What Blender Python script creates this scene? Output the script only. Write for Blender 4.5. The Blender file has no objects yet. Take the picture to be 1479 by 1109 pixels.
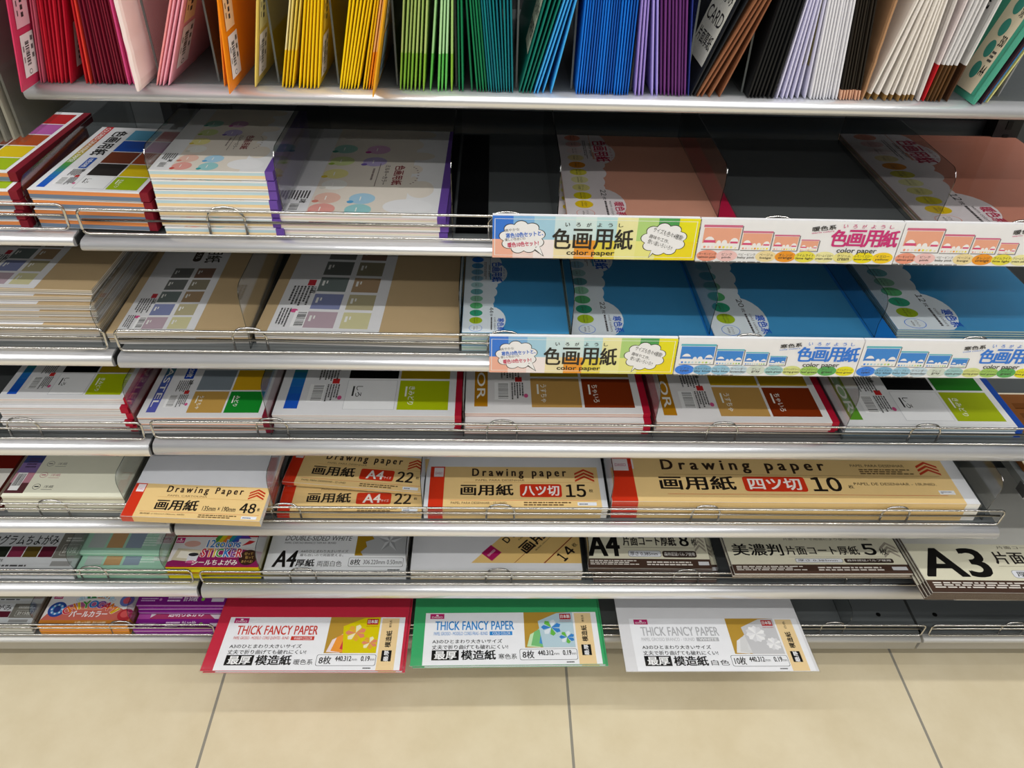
import bpy, math, random
from mathutils import Matrix, Vector, Euler
random.seed(7)
C = bpy.context.scene
COL = C.collection
# ---------------------------------------------------------------- camera, light, exposure
cam_d = bpy.data.cameras.new('camera'); cam = bpy.data.objects.new('camera', cam_d); COL.objects.link(cam)
C.camera = cam
YAW, PITCH, ROLL, FPX = 0.0376, 0.6722, -0.0336, 1116.27
cy, sy, cp, sp = math.cos(YAW), math.sin(YAW), math.cos(PITCH), math.sin(PITCH)
fwd = Vector((sy*cp, cy*cp, -sp)); rgt = Vector((cy, -sy, 0)); dwn = fwd.cross(rgt)
r2 = math.cos(ROLL)*rgt + math.sin(ROLL)*dwn; d2 = -math.sin(ROLL)*rgt + math.cos(ROLL)*dwn
M = Matrix.Identity(4)
for i in range(3):
    M[i][0] = r2[i]; M[i][1] = -d2[i]; M[i][2] = -fwd[i]
M[0][3], M[1][3], M[2][3] = 0.4472, -0.7634, 1.2528
cam.matrix_world = M
cam_d.sensor_fit = 'HORIZONTAL'; cam_d.sensor_width = 36.0; cam_d.lens = FPX/1479*36.0
cam_d.clip_start = 0.02; cam_d.clip_end = 50
w = bpy.data.worlds.new('world'); C.world = w; w.use_nodes = True
wn = w.node_tree.nodes; wl = w.node_tree.links        # a pale ceiling above, the darker aisle around
wtc = wn.new('ShaderNodeTexCoord'); wse = wn.new('ShaderNodeSeparateXYZ'); wra = wn.new('ShaderNodeValToRGB')
wl.new(wtc.outputs['Generated'], wse.inputs[0]); wl.new(wse.outputs[2], wra.inputs[0]); wl.new(wra.outputs[0], wn['Background'].inputs[0])
wra.color_ramp.elements[0].position = 0.0; wra.color_ramp.elements[0].color = (0.20, 0.20, 0.20, 1)
wra.color_ramp.elements[1].position = 0.55; wra.color_ramp.elements[1].color = (0.98, 0.99, 1.0, 1)
wn['Background'].inputs[1].default_value = 0.26
def tube_light(y, watts, x=0.45):
    d = bpy.data.lights.new('ceiling_tube', 'AREA'); d.shape = 'RECTANGLE'; d.size = 7.0; d.size_y = 0.05
    d.energy = watts; d.color = (1.0, 0.985, 0.955)
    o = bpy.data.objects.new('ceiling_tube', d); COL.objects.link(o); o.location = (x, y, 2.7)
for y, e in ((-0.36, 40), (-1.30, 50), (-2.28, 50), (-3.3, 38)):
    tube_light(y, e)
C.view_settings.view_transform = 'Standard'; C.view_settings.look = 'None'
C.view_settings.exposure = 0.08; C.view_settings.gamma = 1.0; C.view_settings.use_curve_mapping = False

# ---------------------------------------------------------------- materials
def lin(c):
    return c/12.92 if c <= 0.04045 else ((c+0.055)/1.055)**2.4
def hexc(h):
    h = h.lstrip('#')
    return tuple(lin(int(h[i:i+2], 16)/255) for i in (0, 2, 4)) + (1,)
MATS = {}
def ink(h, rough=0.5, coat=0.0):
    k = ('ink', h, rough, coat)
    if k in MATS: return MATS[k]
    m = bpy.data.materials.new('paper_'+h.lstrip('#')); m.use_nodes = True
    nt = m.node_tree; b = nt.nodes['Principled BSDF']
    b.inputs['Roughness'].default_value = rough
    b.inputs['Specular IOR Level'].default_value = 0.25
    b.inputs['Coat Weight'].default_value = coat; b.inputs['Coat Roughness'].default_value = 0.12
    n = nt.nodes.new('ShaderNodeTexNoise'); n.inputs['Scale'].default_value = 60; n.inputs['Detail'].default_value = 3
    tc = nt.nodes.new('ShaderNodeTexCoord'); nt.links.new(tc.outputs['Object'], n.inputs['Vector'])
    mx = nt.nodes.new('ShaderNodeMix'); mx.data_type = 'RGBA'; c = hexc(h)
    mx.inputs[6].default_value = tuple(v*0.96 for v in c[:3]) + (1,); mx.inputs[7].default_value = tuple(min(1, v*1.03) for v in c[:3]) + (1,)
    nt.links.new(n.outputs['Fac'], mx.inputs[0]); nt.links.new(mx.outputs[2], b.inputs['Base Color'])
    MATS[k] = m; return m
def metal(name, h, rough, metallic=1.0, streak=0.0):
    if name in MATS: return MATS[name]
    m = bpy.data.materials.new(name); m.use_nodes = True; nt = m.node_tree; b = nt.nodes['Principled BSDF']
    b.inputs['Base Color'].default_value = hexc(h); b.inputs['Metallic'].default_value = metallic
    n = nt.nodes.new('ShaderNodeTexNoise'); n.inputs['Scale'].default_value = 35; n.inputs['Detail'].default_value = 4
    tc = nt.nodes.new('ShaderNodeTexCoord'); nt.links.new(tc.outputs['Object'], n.inputs['Vector'])
    mr = nt.nodes.new('ShaderNodeMapRange'); mr.inputs[3].default_value = rough*0.85; mr.inputs[4].default_value = rough*1.2
    nt.links.new(n.outputs['Fac'], mr.inputs[0]); nt.links.new(mr.outputs[0], b.inputs['Roughness'])
    MATS[name] = m; return m
def clear(name, tint, rough, boost=1.0):
    if name in MATS: return MATS[name]
    m = bpy.data.materials.new(name); m.use_nodes = True; nt = m.node_tree; nt.nodes.clear()
    o = nt.nodes.new('ShaderNodeOutputMaterial'); mix = nt.nodes.new('ShaderNodeMixShader')
    t = nt.nodes.new('ShaderNodeBsdfTransparent'); t.inputs[0].default_value = tint
    g = nt.nodes.new('ShaderNodeBsdfGlossy'); g.inputs['Roughness'].default_value = rough
    fr = nt.nodes.new('ShaderNodeFresnel'); fr.inputs[0].default_value = 1.49
    mu = nt.nodes.new('ShaderNodeMath'); mu.operation = 'MULTIPLY'; mu.inputs[1].default_value = boost; mu.use_clamp = True
    ge = nt.nodes.new('ShaderNodeNewGeometry'); io = nt.nodes.new('ShaderNodeMapRange')     # a thin sheet reflects alike from both sides
    io.inputs[3].default_value = 1.49; io.inputs[4].default_value = 1/1.49
    nt.links.new(ge.outputs['Backfacing'], io.inputs[0]); nt.links.new(io.outputs[0], fr.inputs[0])
    nt.links.new(fr.outputs[0], mu.inputs[0]); nt.links.new(mu.outputs[0], mix.inputs[0])
    nt.links.new(t.outputs[0], mix.inputs[1]); nt.links.new(g.outputs[0], mix.inputs[2]); nt.links.new(mix.outputs[0], o.inputs[0])
    MATS[name] = m; return m
RAIL = metal('brushed_aluminium', '#e4e5e8', 0.30, 0.62)
CHROME = metal('chrome_wire', '#c2c0bc', 0.2)
DECK = metal('dark_grey_steel', '#55595a', 0.42, 0.0)
BASEP = metal('satin_base_panel', '#bdbcb8', 0.40, 0.25)
BACKM = metal('back_panel_steel', '#3c3f40', 0.5, 0.0)
PLATE = clear('clear_acrylic', (0.91, 0.92, 0.92, 1), 0.06, 1.7)
FOIL = clear('clear_film', (0.97, 0.97, 0.97, 1), 0.09, 1.0)

# ---------------------------------------------------------------- mesh helpers
class MB:
    def __init__(s): s.v = []; s.f = []; s.m = []; s.mats = []; s.sm = []
    def mi(s, m):
        if m not in s.mats: s.mats.append(m)
        return s.mats.index(m)
    def face(s, pts, m, smooth=False):
        i = len(s.v); s.v += [tuple(p) for p in pts]; s.f.append(tuple(range(i, i+len(pts)))); s.m.append(s.mi(m)); s.sm.append(smooth)
    def box(s, x0, x1, y0, y1, z0, z1, m):
        i = len(s.v)
        s.v += [(x0,y0,z0),(x1,y0,z0),(x1,y1,z0),(x0,y1,z0),(x0,y0,z1),(x1,y0,z1),(x1,y1,z1),(x0,y1,z1)]
        for f in ((0,3,2,1),(4,5,6,7),(0,1,5,4),(1,2,6,5),(2,3,7,6),(3,0,4,7)):
            s.f.append(tuple(i+k for k in f)); s.m.append(s.mi(m)); s.sm.append(False)
    def tube(s, pts, r, m, n=8, closed=False):
        P = [Vector(p) for p in pts]; N = len(P); base = len(s.v)
        for k, p in enumerate(P):
            a = P[(k-1) % N] if (closed or k > 0) else p
            b = P[(k+1) % N] if (closed or k < N-1) else p
            t = (b-a).normalized(); up = Vector((0,0,1)) if abs(t.z) < .9 else Vector((0,1,0))
            u = t.cross(up).normalized(); v2 = u.cross(t)
            for j in range(n):
                an = 2*math.pi*j/n; s.v.append(tuple(p + r*(math.cos(an)*u + math.sin(an)*v2)))
        for k in range(N if closed else N-1):
            for j in range(n):
                a, b = base+k*n+j, base+k*n+(j+1) % n
                kk = (k+1) % N; c, d = base+kk*n+(j+1) % n, base+kk*n+j
                s.f.append((a, b, c, d)); s.m.append(s.mi(m)); s.sm.append(True)
        if not closed:
            for k in (0, N-1):
                f = tuple(base+k*n+j for j in range(n)); s.f.append(f if k else f[::-1]); s.m.append(s.mi(m)); s.sm.append(False)
    def extrude_x(s, prof, x0, x1, m, smooth=True):
        n = len(prof); i = len(s.v)
        s.v += [(x0, y, z) for y, z in prof] + [(x1, y, z) for y, z in prof]
        for k in range(n):
            j = (k+1) % n; s.f.append((i+k, i+j, i+n+j, i+n+k)); s.m.append(s.mi(m)); s.sm.append(smooth)
        s.f.append(tuple(range(i+n-1, i-1, -1))); s.m.append(s.mi(m)); s.sm.append(False)
        s.f.append(tuple(range(i+n, i+2*n))); s.m.append(s.mi(m)); s.sm.append(False)
    def build(s, name, parent=None):
        me = bpy.data.meshes.new(name); me.from_pydata(s.v, [], s.f)
        for m in s.mats: me.materials.append(m)
        me.polygons.foreach_set('material_index', s.m); me.polygons.foreach_set('use_smooth', s.sm); me.update()
        o = bpy.data.objects.new(name, me); COL.objects.link(o)
        if parent: o.parent = parent
        return o
def thing(name, label, cat, loc=(0,0,0), rot=(0,0,0), group=None):
    o = bpy.data.objects.new(name, None); COL.objects.link(o); o.location = loc; o.rotation_euler = rot
    o.empty_display_size = 0.02
    return tag(o, label, cat, group)
def tag(o, label, cat, group=None):
    o['label'] = label; o['category'] = cat
    if group: o['group'] = group
    return o
def dup(root, loc, rot, label, group=None):
    r = root.copy(); COL.objects.link(r); r.location = loc; r.rotation_euler = rot; r['label'] = label
    if group: r['group'] = group
    for ch in list(root.children):
        c = ch.copy(); COL.objects.link(c); c.parent = r
        for g in list(ch.children):
            d = g.copy(); COL.objects.link(d); d.parent = c
    return r

# ---------------------------------------------------------------- printing: flat inked shapes on a real cover
GLY = {}; ASP = {}
def glyphs(s, bold):
    k = (s, bold)
    if k in GLY: return GLY[k]
    cu = bpy.data.curves.new('lettering', 'FONT'); cu.body = s; cu.size = 1; cu.offset = bold; cu.resolution_u = 3
    ob = bpy.data.objects.new('lettering', cu); me = bpy.data.meshes.new_from_object(ob)
    vs = [(v.co.x, v.co.y) for v in me.vertices]; fs = [tuple(p.vertices) for p in me.polygons]
    bpy.data.objects.remove(ob); bpy.data.curves.remove(cu); bpy.data.meshes.remove(me)
    if vs:
        x0 = min(v[0] for v in vs); x1 = max(v[0] for v in vs); y0 = min(v[1] for v in vs); y1 = max(v[1] for v in vs)
        ASP[s] = (x1-x0)/max(1e-6, y1-y0)
        sx = 1/max(1e-6, x1-x0); sy_ = 1/max(1e-6, y1-y0)
        vs = [((x-x0)*sx, (y-y0)*sy_) for x, y in vs]
    GLY[k] = (vs, fs); return GLY[k]
K = '#1b1a1a'
class Pr(MB):
    """a,b = 0..1 across and up the printed face in reading direction; mapf(a,b,h) gives the point, h metres above the face"""
    def __init__(s, mapf, wide, high): super().__init__(); s.seq = [0]; s.mapf = mapf; s.wide = wide; s.high = high; s.rnd = random.Random(3)
    def L(s, a, b, l): return s.mapf(min(1, max(0, a)), min(1, max(0, b)), 0.00008 + 0.00006*l + s.seq[0]*2.5e-6)
    def poly(s, pts, col, l=1): s.seq[0] = (s.seq[0]+1) % 20; s.face([s.L(a, b, l) for a, b in pts], ink(col, .45))
    def rect(s, a0, b0, a1, b1, col, l=1): s.poly([(a0,b0),(a1,b0),(a1,b1),(a0,b1)], col, l)
    def rrect(s, a0, b0, a1, b1, col, l=1, r=0.2):
        ry = r*(b1-b0); rx = ry*s.high/s.wide; p = []
        for (cx, cy_, q) in ((a1-rx,b0+ry,-90),(a1-rx,b1-ry,0),(a0+rx,b1-ry,90),(a0+rx,b0+ry,180)):
            for k in range(4):
                t = math.radians(q+30*k); p.append((cx+rx*math.cos(t), cy_+ry*math.sin(t)))
        s.poly(p, col, l)
    def frame(s, a0, b0, a1, b1, col, bg, l=1, t=0.0006, r=0.2):
        s.rrect(a0, b0, a1, b1, col, l, r); ta, tb = t/s.wide, t/s.high; s.rrect(a0+ta, b0+tb, a1-ta, b1-tb, bg, l+1, r)
    def ell(s, a, b, ra, rb, col, l=1, n=22, ang=0):
        p = []
        for k in range(n):
            t = 2*math.pi*k/n; x, y = ra*s.wide*math.cos(t), rb*s.high*math.sin(t)
            p.append((a+(x*math.cos(ang)-y*math.sin(ang))/s.wide, b+(x*math.sin(ang)+y*math.cos(ang))/s.high))
        s.poly(p, col, l)
    def text(s, t, a0, b0, a1, b1, col=K, l=4, bold=0.0, ang=0, skew=0.0):
        if bold > 0:
            e = bold*(b1-b0)*s.high*.9
            for sx, sy_ in ((-1, -.6), (1, -.6), (-1, .6), (1, .6)):
                da, db = sx*e/s.wide, sy_*e/s.high; s.text(t, a0+da, b0+db, a1+da, b1+db, col, l, 0, ang, skew)
            return
        s.seq[0] = (s.seq[0]+1) % 20
        vs, fs = glyphs(t, 0); i = len(s.v); cx, cy_ = (a0+a1)/2, (b0+b1)/2; c_, s_ = math.cos(ang), math.sin(ang)
        for x, y in vs:
            X = ((x-.5)*(a1-a0))*s.wide + skew*(y-.5)*(b1-b0)*s.high; Y = ((y-.5)*(b1-b0))*s.high
            s.v.append(tuple(s.L(cx+(X*c_-Y*s_)/s.wide, cy_+(X*s_+Y*c_)/s.high, l)))
        m = s.mi(ink(col, .45))
        for f in fs: s.f.append(tuple(i+k for k in f)); s.m.append(m); s.sm.append(False)
    def aspect(s, ch): glyphs(ch, 0); return ASP.get(ch, 1)
    def spread(s, t, a0, b0, a1, b1, cols, l, bold, gap=.10):
        w_ = [s.aspect(c) for c in t]; T = sum(w_)+gap*(len(t)-1); x = 0
        for k, c in enumerate(t):
            s.text(c, a0+(a1-a0)*x/T, b0, a0+(a1-a0)*(x+w_[k])/T, b1, cols[k % len(cols)], l, bold); x += w_[k]+gap
    def num(s, t, a0, b0, a1, b1, col=K, l=4, bold=.03): s.spread(''.join(chr(ord(c)+0xFEE0) for c in t), a0, b0, a1, b1, [col], l, bold, .16)
    def fine(s, a0, b0, a1, b1, n, col='#4a4a4a', l=3, fill=.55):
        h = (b1-b0)/n
        for k in range(n):
            y = b1-(k+.8)*h; a = a0; end = a1-(a1-a0)*s.rnd.random()*.25
            while a < end:
                w_ = (a1-a0)*(.03+.09*s.rnd.random()); s.rect(a, y, min(a+w_, end), y+h*fill, col, l); a += w_+(a1-a0)*.018
    def bars(s, a0, b0, a1, b1, vert=True, l=3, bg='#f4f4f4'):
        if bg: s.rect(a0, b0, a1, b1, bg, l)
        n = 17; t = [s.rnd.choice((1,1,2,3)) for _ in range(n*2-1)]; T = sum(t); p = 0
        for k, q in enumerate(t):
            if k % 2 == 0:
                u0, u1 = .06+.88*p/T, .06+.88*(p+q)/T
                if vert: s.rect(a0+(a1-a0)*u0, b0+(b1-b0)*.25, a0+(a1-a0)*u1, b0+(b1-b0)*.93, '#2a2a2a', l+1)
                else: s.rect(a0+(a1-a0)*.07, b0+(b1-b0)*u0, a0+(a1-a0)*.75, b0+(b1-b0)*u1, '#2a2a2a', l+1)
            p += q
    def grad(s, a0, b0, a1, b1, cols, n=20, l=1):
        for k in range(n):
            u = k/(n-1)*(len(cols)-1); i = min(int(u), len(cols)-2); f = u-i
            c = [int(int(cols[i][j:j+2],16)*(1-f)+int(cols[i+1][j:j+2],16)*f) for j in (1,3,5)]
            s.rect(a0+(a1-a0)*k/n, b0, a0+(a1-a0)*(k+1)/n, b1, '#%02x%02x%02x' % tuple(c), l)
    def logo(s, a0, b0, a1, b1, bg='#b81e68', fg='#f6eef2', l=3):
        s.rect(a0, b0, a1, b1, bg, l); h = b1-b0
        s.text('DAISO', a0+(a1-a0)*.12, b0+h*.18, a1-(a1-a0)*.12, b0+h*.5, fg, l+1, .02)
        s.ell((a0+a1)/2, b0+h*.68, (a1-a0)*.1, h*.16, fg, l+1, 8)
def sub(P, a0, b0, a1, b1):
    """the same printed face narrowed to a window of it"""
    q = Pr(lambda a, b, h: P.mapf(a0+a*(a1-a0), b0+b*(b1-b0), h), P.wide*(a1-a0), P.high*(b1-b0))
    q.v, q.f, q.m, q.mats, q.sm, q.seq = P.v, P.f, P.m, P.mats, P.sm, P.seq
    return q
def flat_map(W, D, T, rot):
    if rot == 0: return lambda a, b, h: (a*W, b*D, T+h)
    return lambda a, b, h: (b*W, (1-a)*D, T+h)

# ---------------------------------------------------------------- print designs
def swatch_names(P, a, b, jp, col):
    P.text(jp, a+.03, b+.02, a+.03+.022*len(jp)+.02, b+.055, col, 3, .01); P.rect(a+.03, b+.0, a+.09, b+.01, col, 3)
def des_grid(P, strip, cols, title, tcol, box, names=('',''), end=.92):
    """drawing pad cover: strip along the bottom, title, small print, swatches in two rows"""
    st = strip[0]
    if len(st) > 1: P.grad(0, .05, .965, .125, st, 22)
    else: P.rect(0, .05, .965, .125, st[0])
    P.text(strip[1], strip[2], .064, end, .111, '#f4f1ea', 3, .025)
    P.text(title, .07, .19, .48, .325, tcol, 3, .03)
    P.rrect(.52, .225, .685, .305, box, 2, .15); P.text('10色20枚', .535, .24, .67, .29, '#f4f4f4', 3, .02)
    P.fine(.70, .20, .80, .315, 7); P.text('20枚', .695, .285, .735, .325, K, 3, .02)
    P.rect(.785, .285, .815, .325, '#c32a2a', 2); P.fine(.82, .26, .925, .335, 5)
    P.bars(.82, .165, .925, .25); P.ell(.90, .345, .012, .012, '#d2588c', 2)
    for r in range(2):
        for k in range(5):
            c = cols[r][k]; a0 = .045+.187*k; b0 = .375+.30*r
            if c == 'w':
                P.frame(a0, b0, a0+.175, b0+.285, '#b9bcc0', '#eeeff0', 1, .0005, .01)
            else: P.rect(a0, b0, a0+.175, b0+.285, c, 1)
    for r, jp in enumerate(names):
        if jp: swatch_names(P, .80, .41+.30*r, jp, K if cols[r][4] == 'w' else '#f2f2e8')
RAINBOW = ['#cf2030', '#cf3a30', '#b97a28', '#b9b02c', '#4f9a48', '#2673b8', '#1b55c0']
def des_color(P): des_grid(P, (RAINBOW, 'COLORED DRAWING PAPER', .02), [['#5aa6c8','#1550b4','#7b3a20','#2b2624','w'], ['#b41f24','#b25aa0','#a8481c','#d8bb10','#9bb512']], '色画用紙', K, '#1f55b0', ('しろ','きみどり'), .60)
def des_color2(P): des_grid(P, (RAINBOW, 'COLORED DRAWING PAPER', .02), [['#5aa6c8','#1550b4','#7b3a20','#0d0d0f','w'], ['#b41f24','#b25aa0','#a8481c','#c9aa18','#a8b80c']], '色画用紙', K, '#1f46b0', ('しろ','きみどり'), .60)
def des_pastelpad(P): des_grid(P, (['#c8b82a','#7fa83c','#3e8a58','#4a5fae','#5a5fb4'], 'PAPER PASTEL', .15), [['#c86a8a','#d88a70','#5a539a','#7f8a92','#c39a4e'], ['#dcb4a0','#e0c890','#c8641a','#d2a41c','#178a2c']], 'パステル', '#b02038', '#1f46b0', ('うすちゃ','みどり'))
def des_warm(P): des_grid(P, (['#a86f10','#b67d12','#b67d12'], 'WARM COLOR', .12), [['#d8728a','#d84a30','#d88a20','#c2a018','#bd9350'], ['#b8283a','#e09a78','#d8682a','#b89418','#81300c']], '暖色系', '#c02030', '#c02030', ('うすちゃ','ちゃいろ'))
def des_cold(P): des_grid(P, (['#9aa890','#6d9a4e','#5d9a2c'], 'COLD COLOR', .12), [['#3a6ab0','#2a88b8','#7a8a98','#070808','w'], ['#58a8c8','#2a5a9a','#3a8a78','#237a1c','#a4b414']], '寒色系', '#1c3aa8', '#1c3aa8', ('しろ','きみどり'))
WARMS = [('#ef9a80','サーモンピンク','salmon pink'),('#f0c4c2','ピンク','pink'),('#f6e3e2','ベビーピンク','baby pink'),('#f0dca4','ベージュ','beige'),('#f09a1c','オレンジ','orange'),('#ebe04a','ライムライト','lime light'),('#efe9a8','クリームイエロー','cream yellow'),('#ebe28c','クリーム','cream'),('#f2e000','レモンイエロー','lemon yellow'),('#f4cf10','イエロー','yellow')]
COLDS = [('#2a80e8','シアン','cyan'),('#78b4da','スカイブルー','sky blue'),('#97c8e2','ベビーブルー','baby blue'),('#c6dbe8','ラベンダー','lavender'),('#d2dccf','グレイ','gray'),('#a2cfd0','アップルグリーン','apple green'),('#d8df8c','スプリンググリーン','spring green'),('#a2cc62','リーフグリーン','leaf green'),('#52aa58','グリーン','green'),('#e8e20c','ライムグリーン','lime green')]
def des_cloud(P, warm, count, ovals=None):
    wh = '#f3eaec' if warm else '#e6f0f6'; tc = '#c01a4c' if warm else '#1c5ac8'
    P.rect(0, 0, 1, .255, wh, 1)
    for a, b, ra, rb in ((.10,.26,.14,.12),(.24,.27,.16,.165),(.40,.25,.07,.085),(.50,.255,.075,.075),(.60,.245,.075,.06),(.68,.24,.06,.055),(.85,.235,.17,.175),(.99,.2,.08,.1)):
        p = [(min(1, max(0, a+ra*math.cos(t/12*math.pi))), b+rb*max(0, math.sin(t/12*math.pi))) for t in range(13)]
        P.poly(p, wh, 1)
    P.text('色画用紙', .08, .275, .36, .385, tc, 3, .03); P.text('color paper', .12, .235, .30, .262, '#3a3436', 3, .01)
    P.text('いろがようし', .10, .395, .33, .412, tc, 3, .0); P.fine(.08, .195, .34, .222, 2, '#8a8486')
    src = WARMS if warm else [('#2a80e8','',''),('#5aa4d8','',''),('#7fb8d8','',''),('#9cc8e0','',''),('#a8cfd0','',''),('#72b2b8','',''),('#8fc8a8','',''),('#5eb878','',''),('#38a880','',''),('#a8c424','','')]
    for k in range(11):
        a = .045+.0905*k
        if k < 10: P.ell(a, .125, .04, .062, src[k][0], 2)
        else: P.ell(a, .125, .04, .062, src[0][0], 2); P.ell(a, .125, .037, .058, wh, 3)
        nm = (WARMS if warm else COLDS)[k][1:] if k < 10 else ('ホワイト', 'white')
        n = min(.033, .0065*len(nm[0])); P.text(nm[0], a-n, .128, a+n, .146, '#4a3a34', 4); n = min(.03, .0042*len(nm[1])); P.text(nm[1], a-n, .105, a+n, .121, '#4a3a34', 4)
    P.num(count, .70, .255, .765, .292, K, 3, .02); P.text('枚', .775, .26, .81, .285, K, 3); P.fine(.82, .262, .97, .287, 1, '#3a3436')
    P.text('暖色系' if warm else '寒色系', .83, .33, .975, .395, tc, 3, .03); P.text('warm colors' if warm else 'cold colors', .82, .298, .97, .318, '#6a6466', 3)
def des_tan(P):
    P.rect(0, .06, 1, .605, '#e2e2e4', 1)
    c1 = ['#6f6e6c','#6c6f6c','#6d7876','#7f86ac','#b7a2ac']; c2 = ['#86695a','#8a836e','#a58b6c','#b3aa88','#cfca9e']
    for k in range(5):
        a = .40+.117*k; P.rect(a, .225, a+.10, .375, c1[k], 2); P.rect(a, .405, a+.10, .545, c2[k], 2)
        for b in (.24, .42): P.rect(a+.025, b, a+.06, b+.012, '#e6e6e2', 3); P.rect(a+.025, b+.02, a+.045, b+.028, '#e6e6e2', 3)
    P.text('色画用紙', .02, .42, .34, .545, '#2b2623', 3, .02); P.rrect(.12, .32, .33, .385, '#3c2f2a', 2, .5); P.text('ナチュラル', .15, .335, .30, .37, '#eeeeee', 3)
    P.fine(.70, .095, .835, .205, 6); P.rect(.655, .165, .695, .205, '#b8323c', 2); P.text('10枚', .705, .19, .75, .225, K, 3, .02)
    P.bars(.865, .16, .965, .225); P.fine(.85, .08, .97, .14, 4); P.ell(.865, .15, .012, .02, '#d2588c', 2)
def des_milky(P):
    P.rect(.0, .17, 1, .78, '#e9e0d3', 1)
    for a, b, ra, rb in ((.06,.80,.05,.10),(.20,.76,.06,.06),(.34,.80,.05,.12),(.50,.79,.05,.06),(.64,.80,.06,.03)):
        P.ell(a, b, ra, rb, '#e9e0d3', 1)
    P.ell(.90, .80, .075, .16, '#f0f0f1', 2); P.ell(.72, .86, .09, .09, '#e9e0d3', 2)
    for a, b, c, d in ((.94,.26,'#e8a49a','#d24a40'),(.83,.27,'#e8bfae','#dd8a78'),(.69,.28,'#ecebe4','#d8d4c8'),(.57,.26,'#ece49a','#e0c840'),(.42,.27,'#d4e09c','#aac850'),(.27,.26,'#9ccabc','#4a9a88'),(.94,.49,'#9bd0d2','#3aa4a8'),(.83,.495,'#a9d0e6','#5aa8d8'),(.42,.50,'#bfb2dc','#7a62b8'),(.27,.50,'#dcaed0','#b84a98')):
        P.ell(a, b, .055, .085, c, 3); P.ell(a+.035, b-.07, .014, .022, d, 4); P.rect(a-.02, b-.015, a+.02, b-.008, '#f6f4ee', 4)
    P.text('色画用紙', .46, .655, .68, .725, '#8a2a34', 4, .02); P.text('ミルキーカラー', .46, .585, .68, .62, '#4a3434', 4, .01)
    P.rect(.44, .545, .70, .549, '#6a5a58', 4); P.fine(.5, .5, .64, .525, 1, '#8a7a76'); 
    for k in range(9):
        t = math.radians(160-140*k/8); P.rect(.57-.10*math.cos(t)-.004, .76+.06*math.sin(t), .57-.10*math.cos(t)+.004, .772+.06*math.sin(t), '#a08a88', 4)
    P.bars(.89, .03, .965, .115); P.fine(.76, .03, .86, .15, 6); P.text('20枚', .845, .10, .885, .145, K, 3, .01)
def chevrons(P, a0, b0, a1, b1, col, l=3):
    h = (b1-b0); m = (a0+a1)/2
    for k in range(3):
        y = b0+h*.26*k; t = h*.15
        P.poly([(a0, y), (m, y+h*.33), (m, y+h*.33+t), (a0, y+t)], col, l); P.poly([(m, y+h*.33), (a1, y), (a1, y+t), (m, y+h*.33+t)], col, l)
TAN = '#e9c98b'; RED = '#cf3418'
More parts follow.
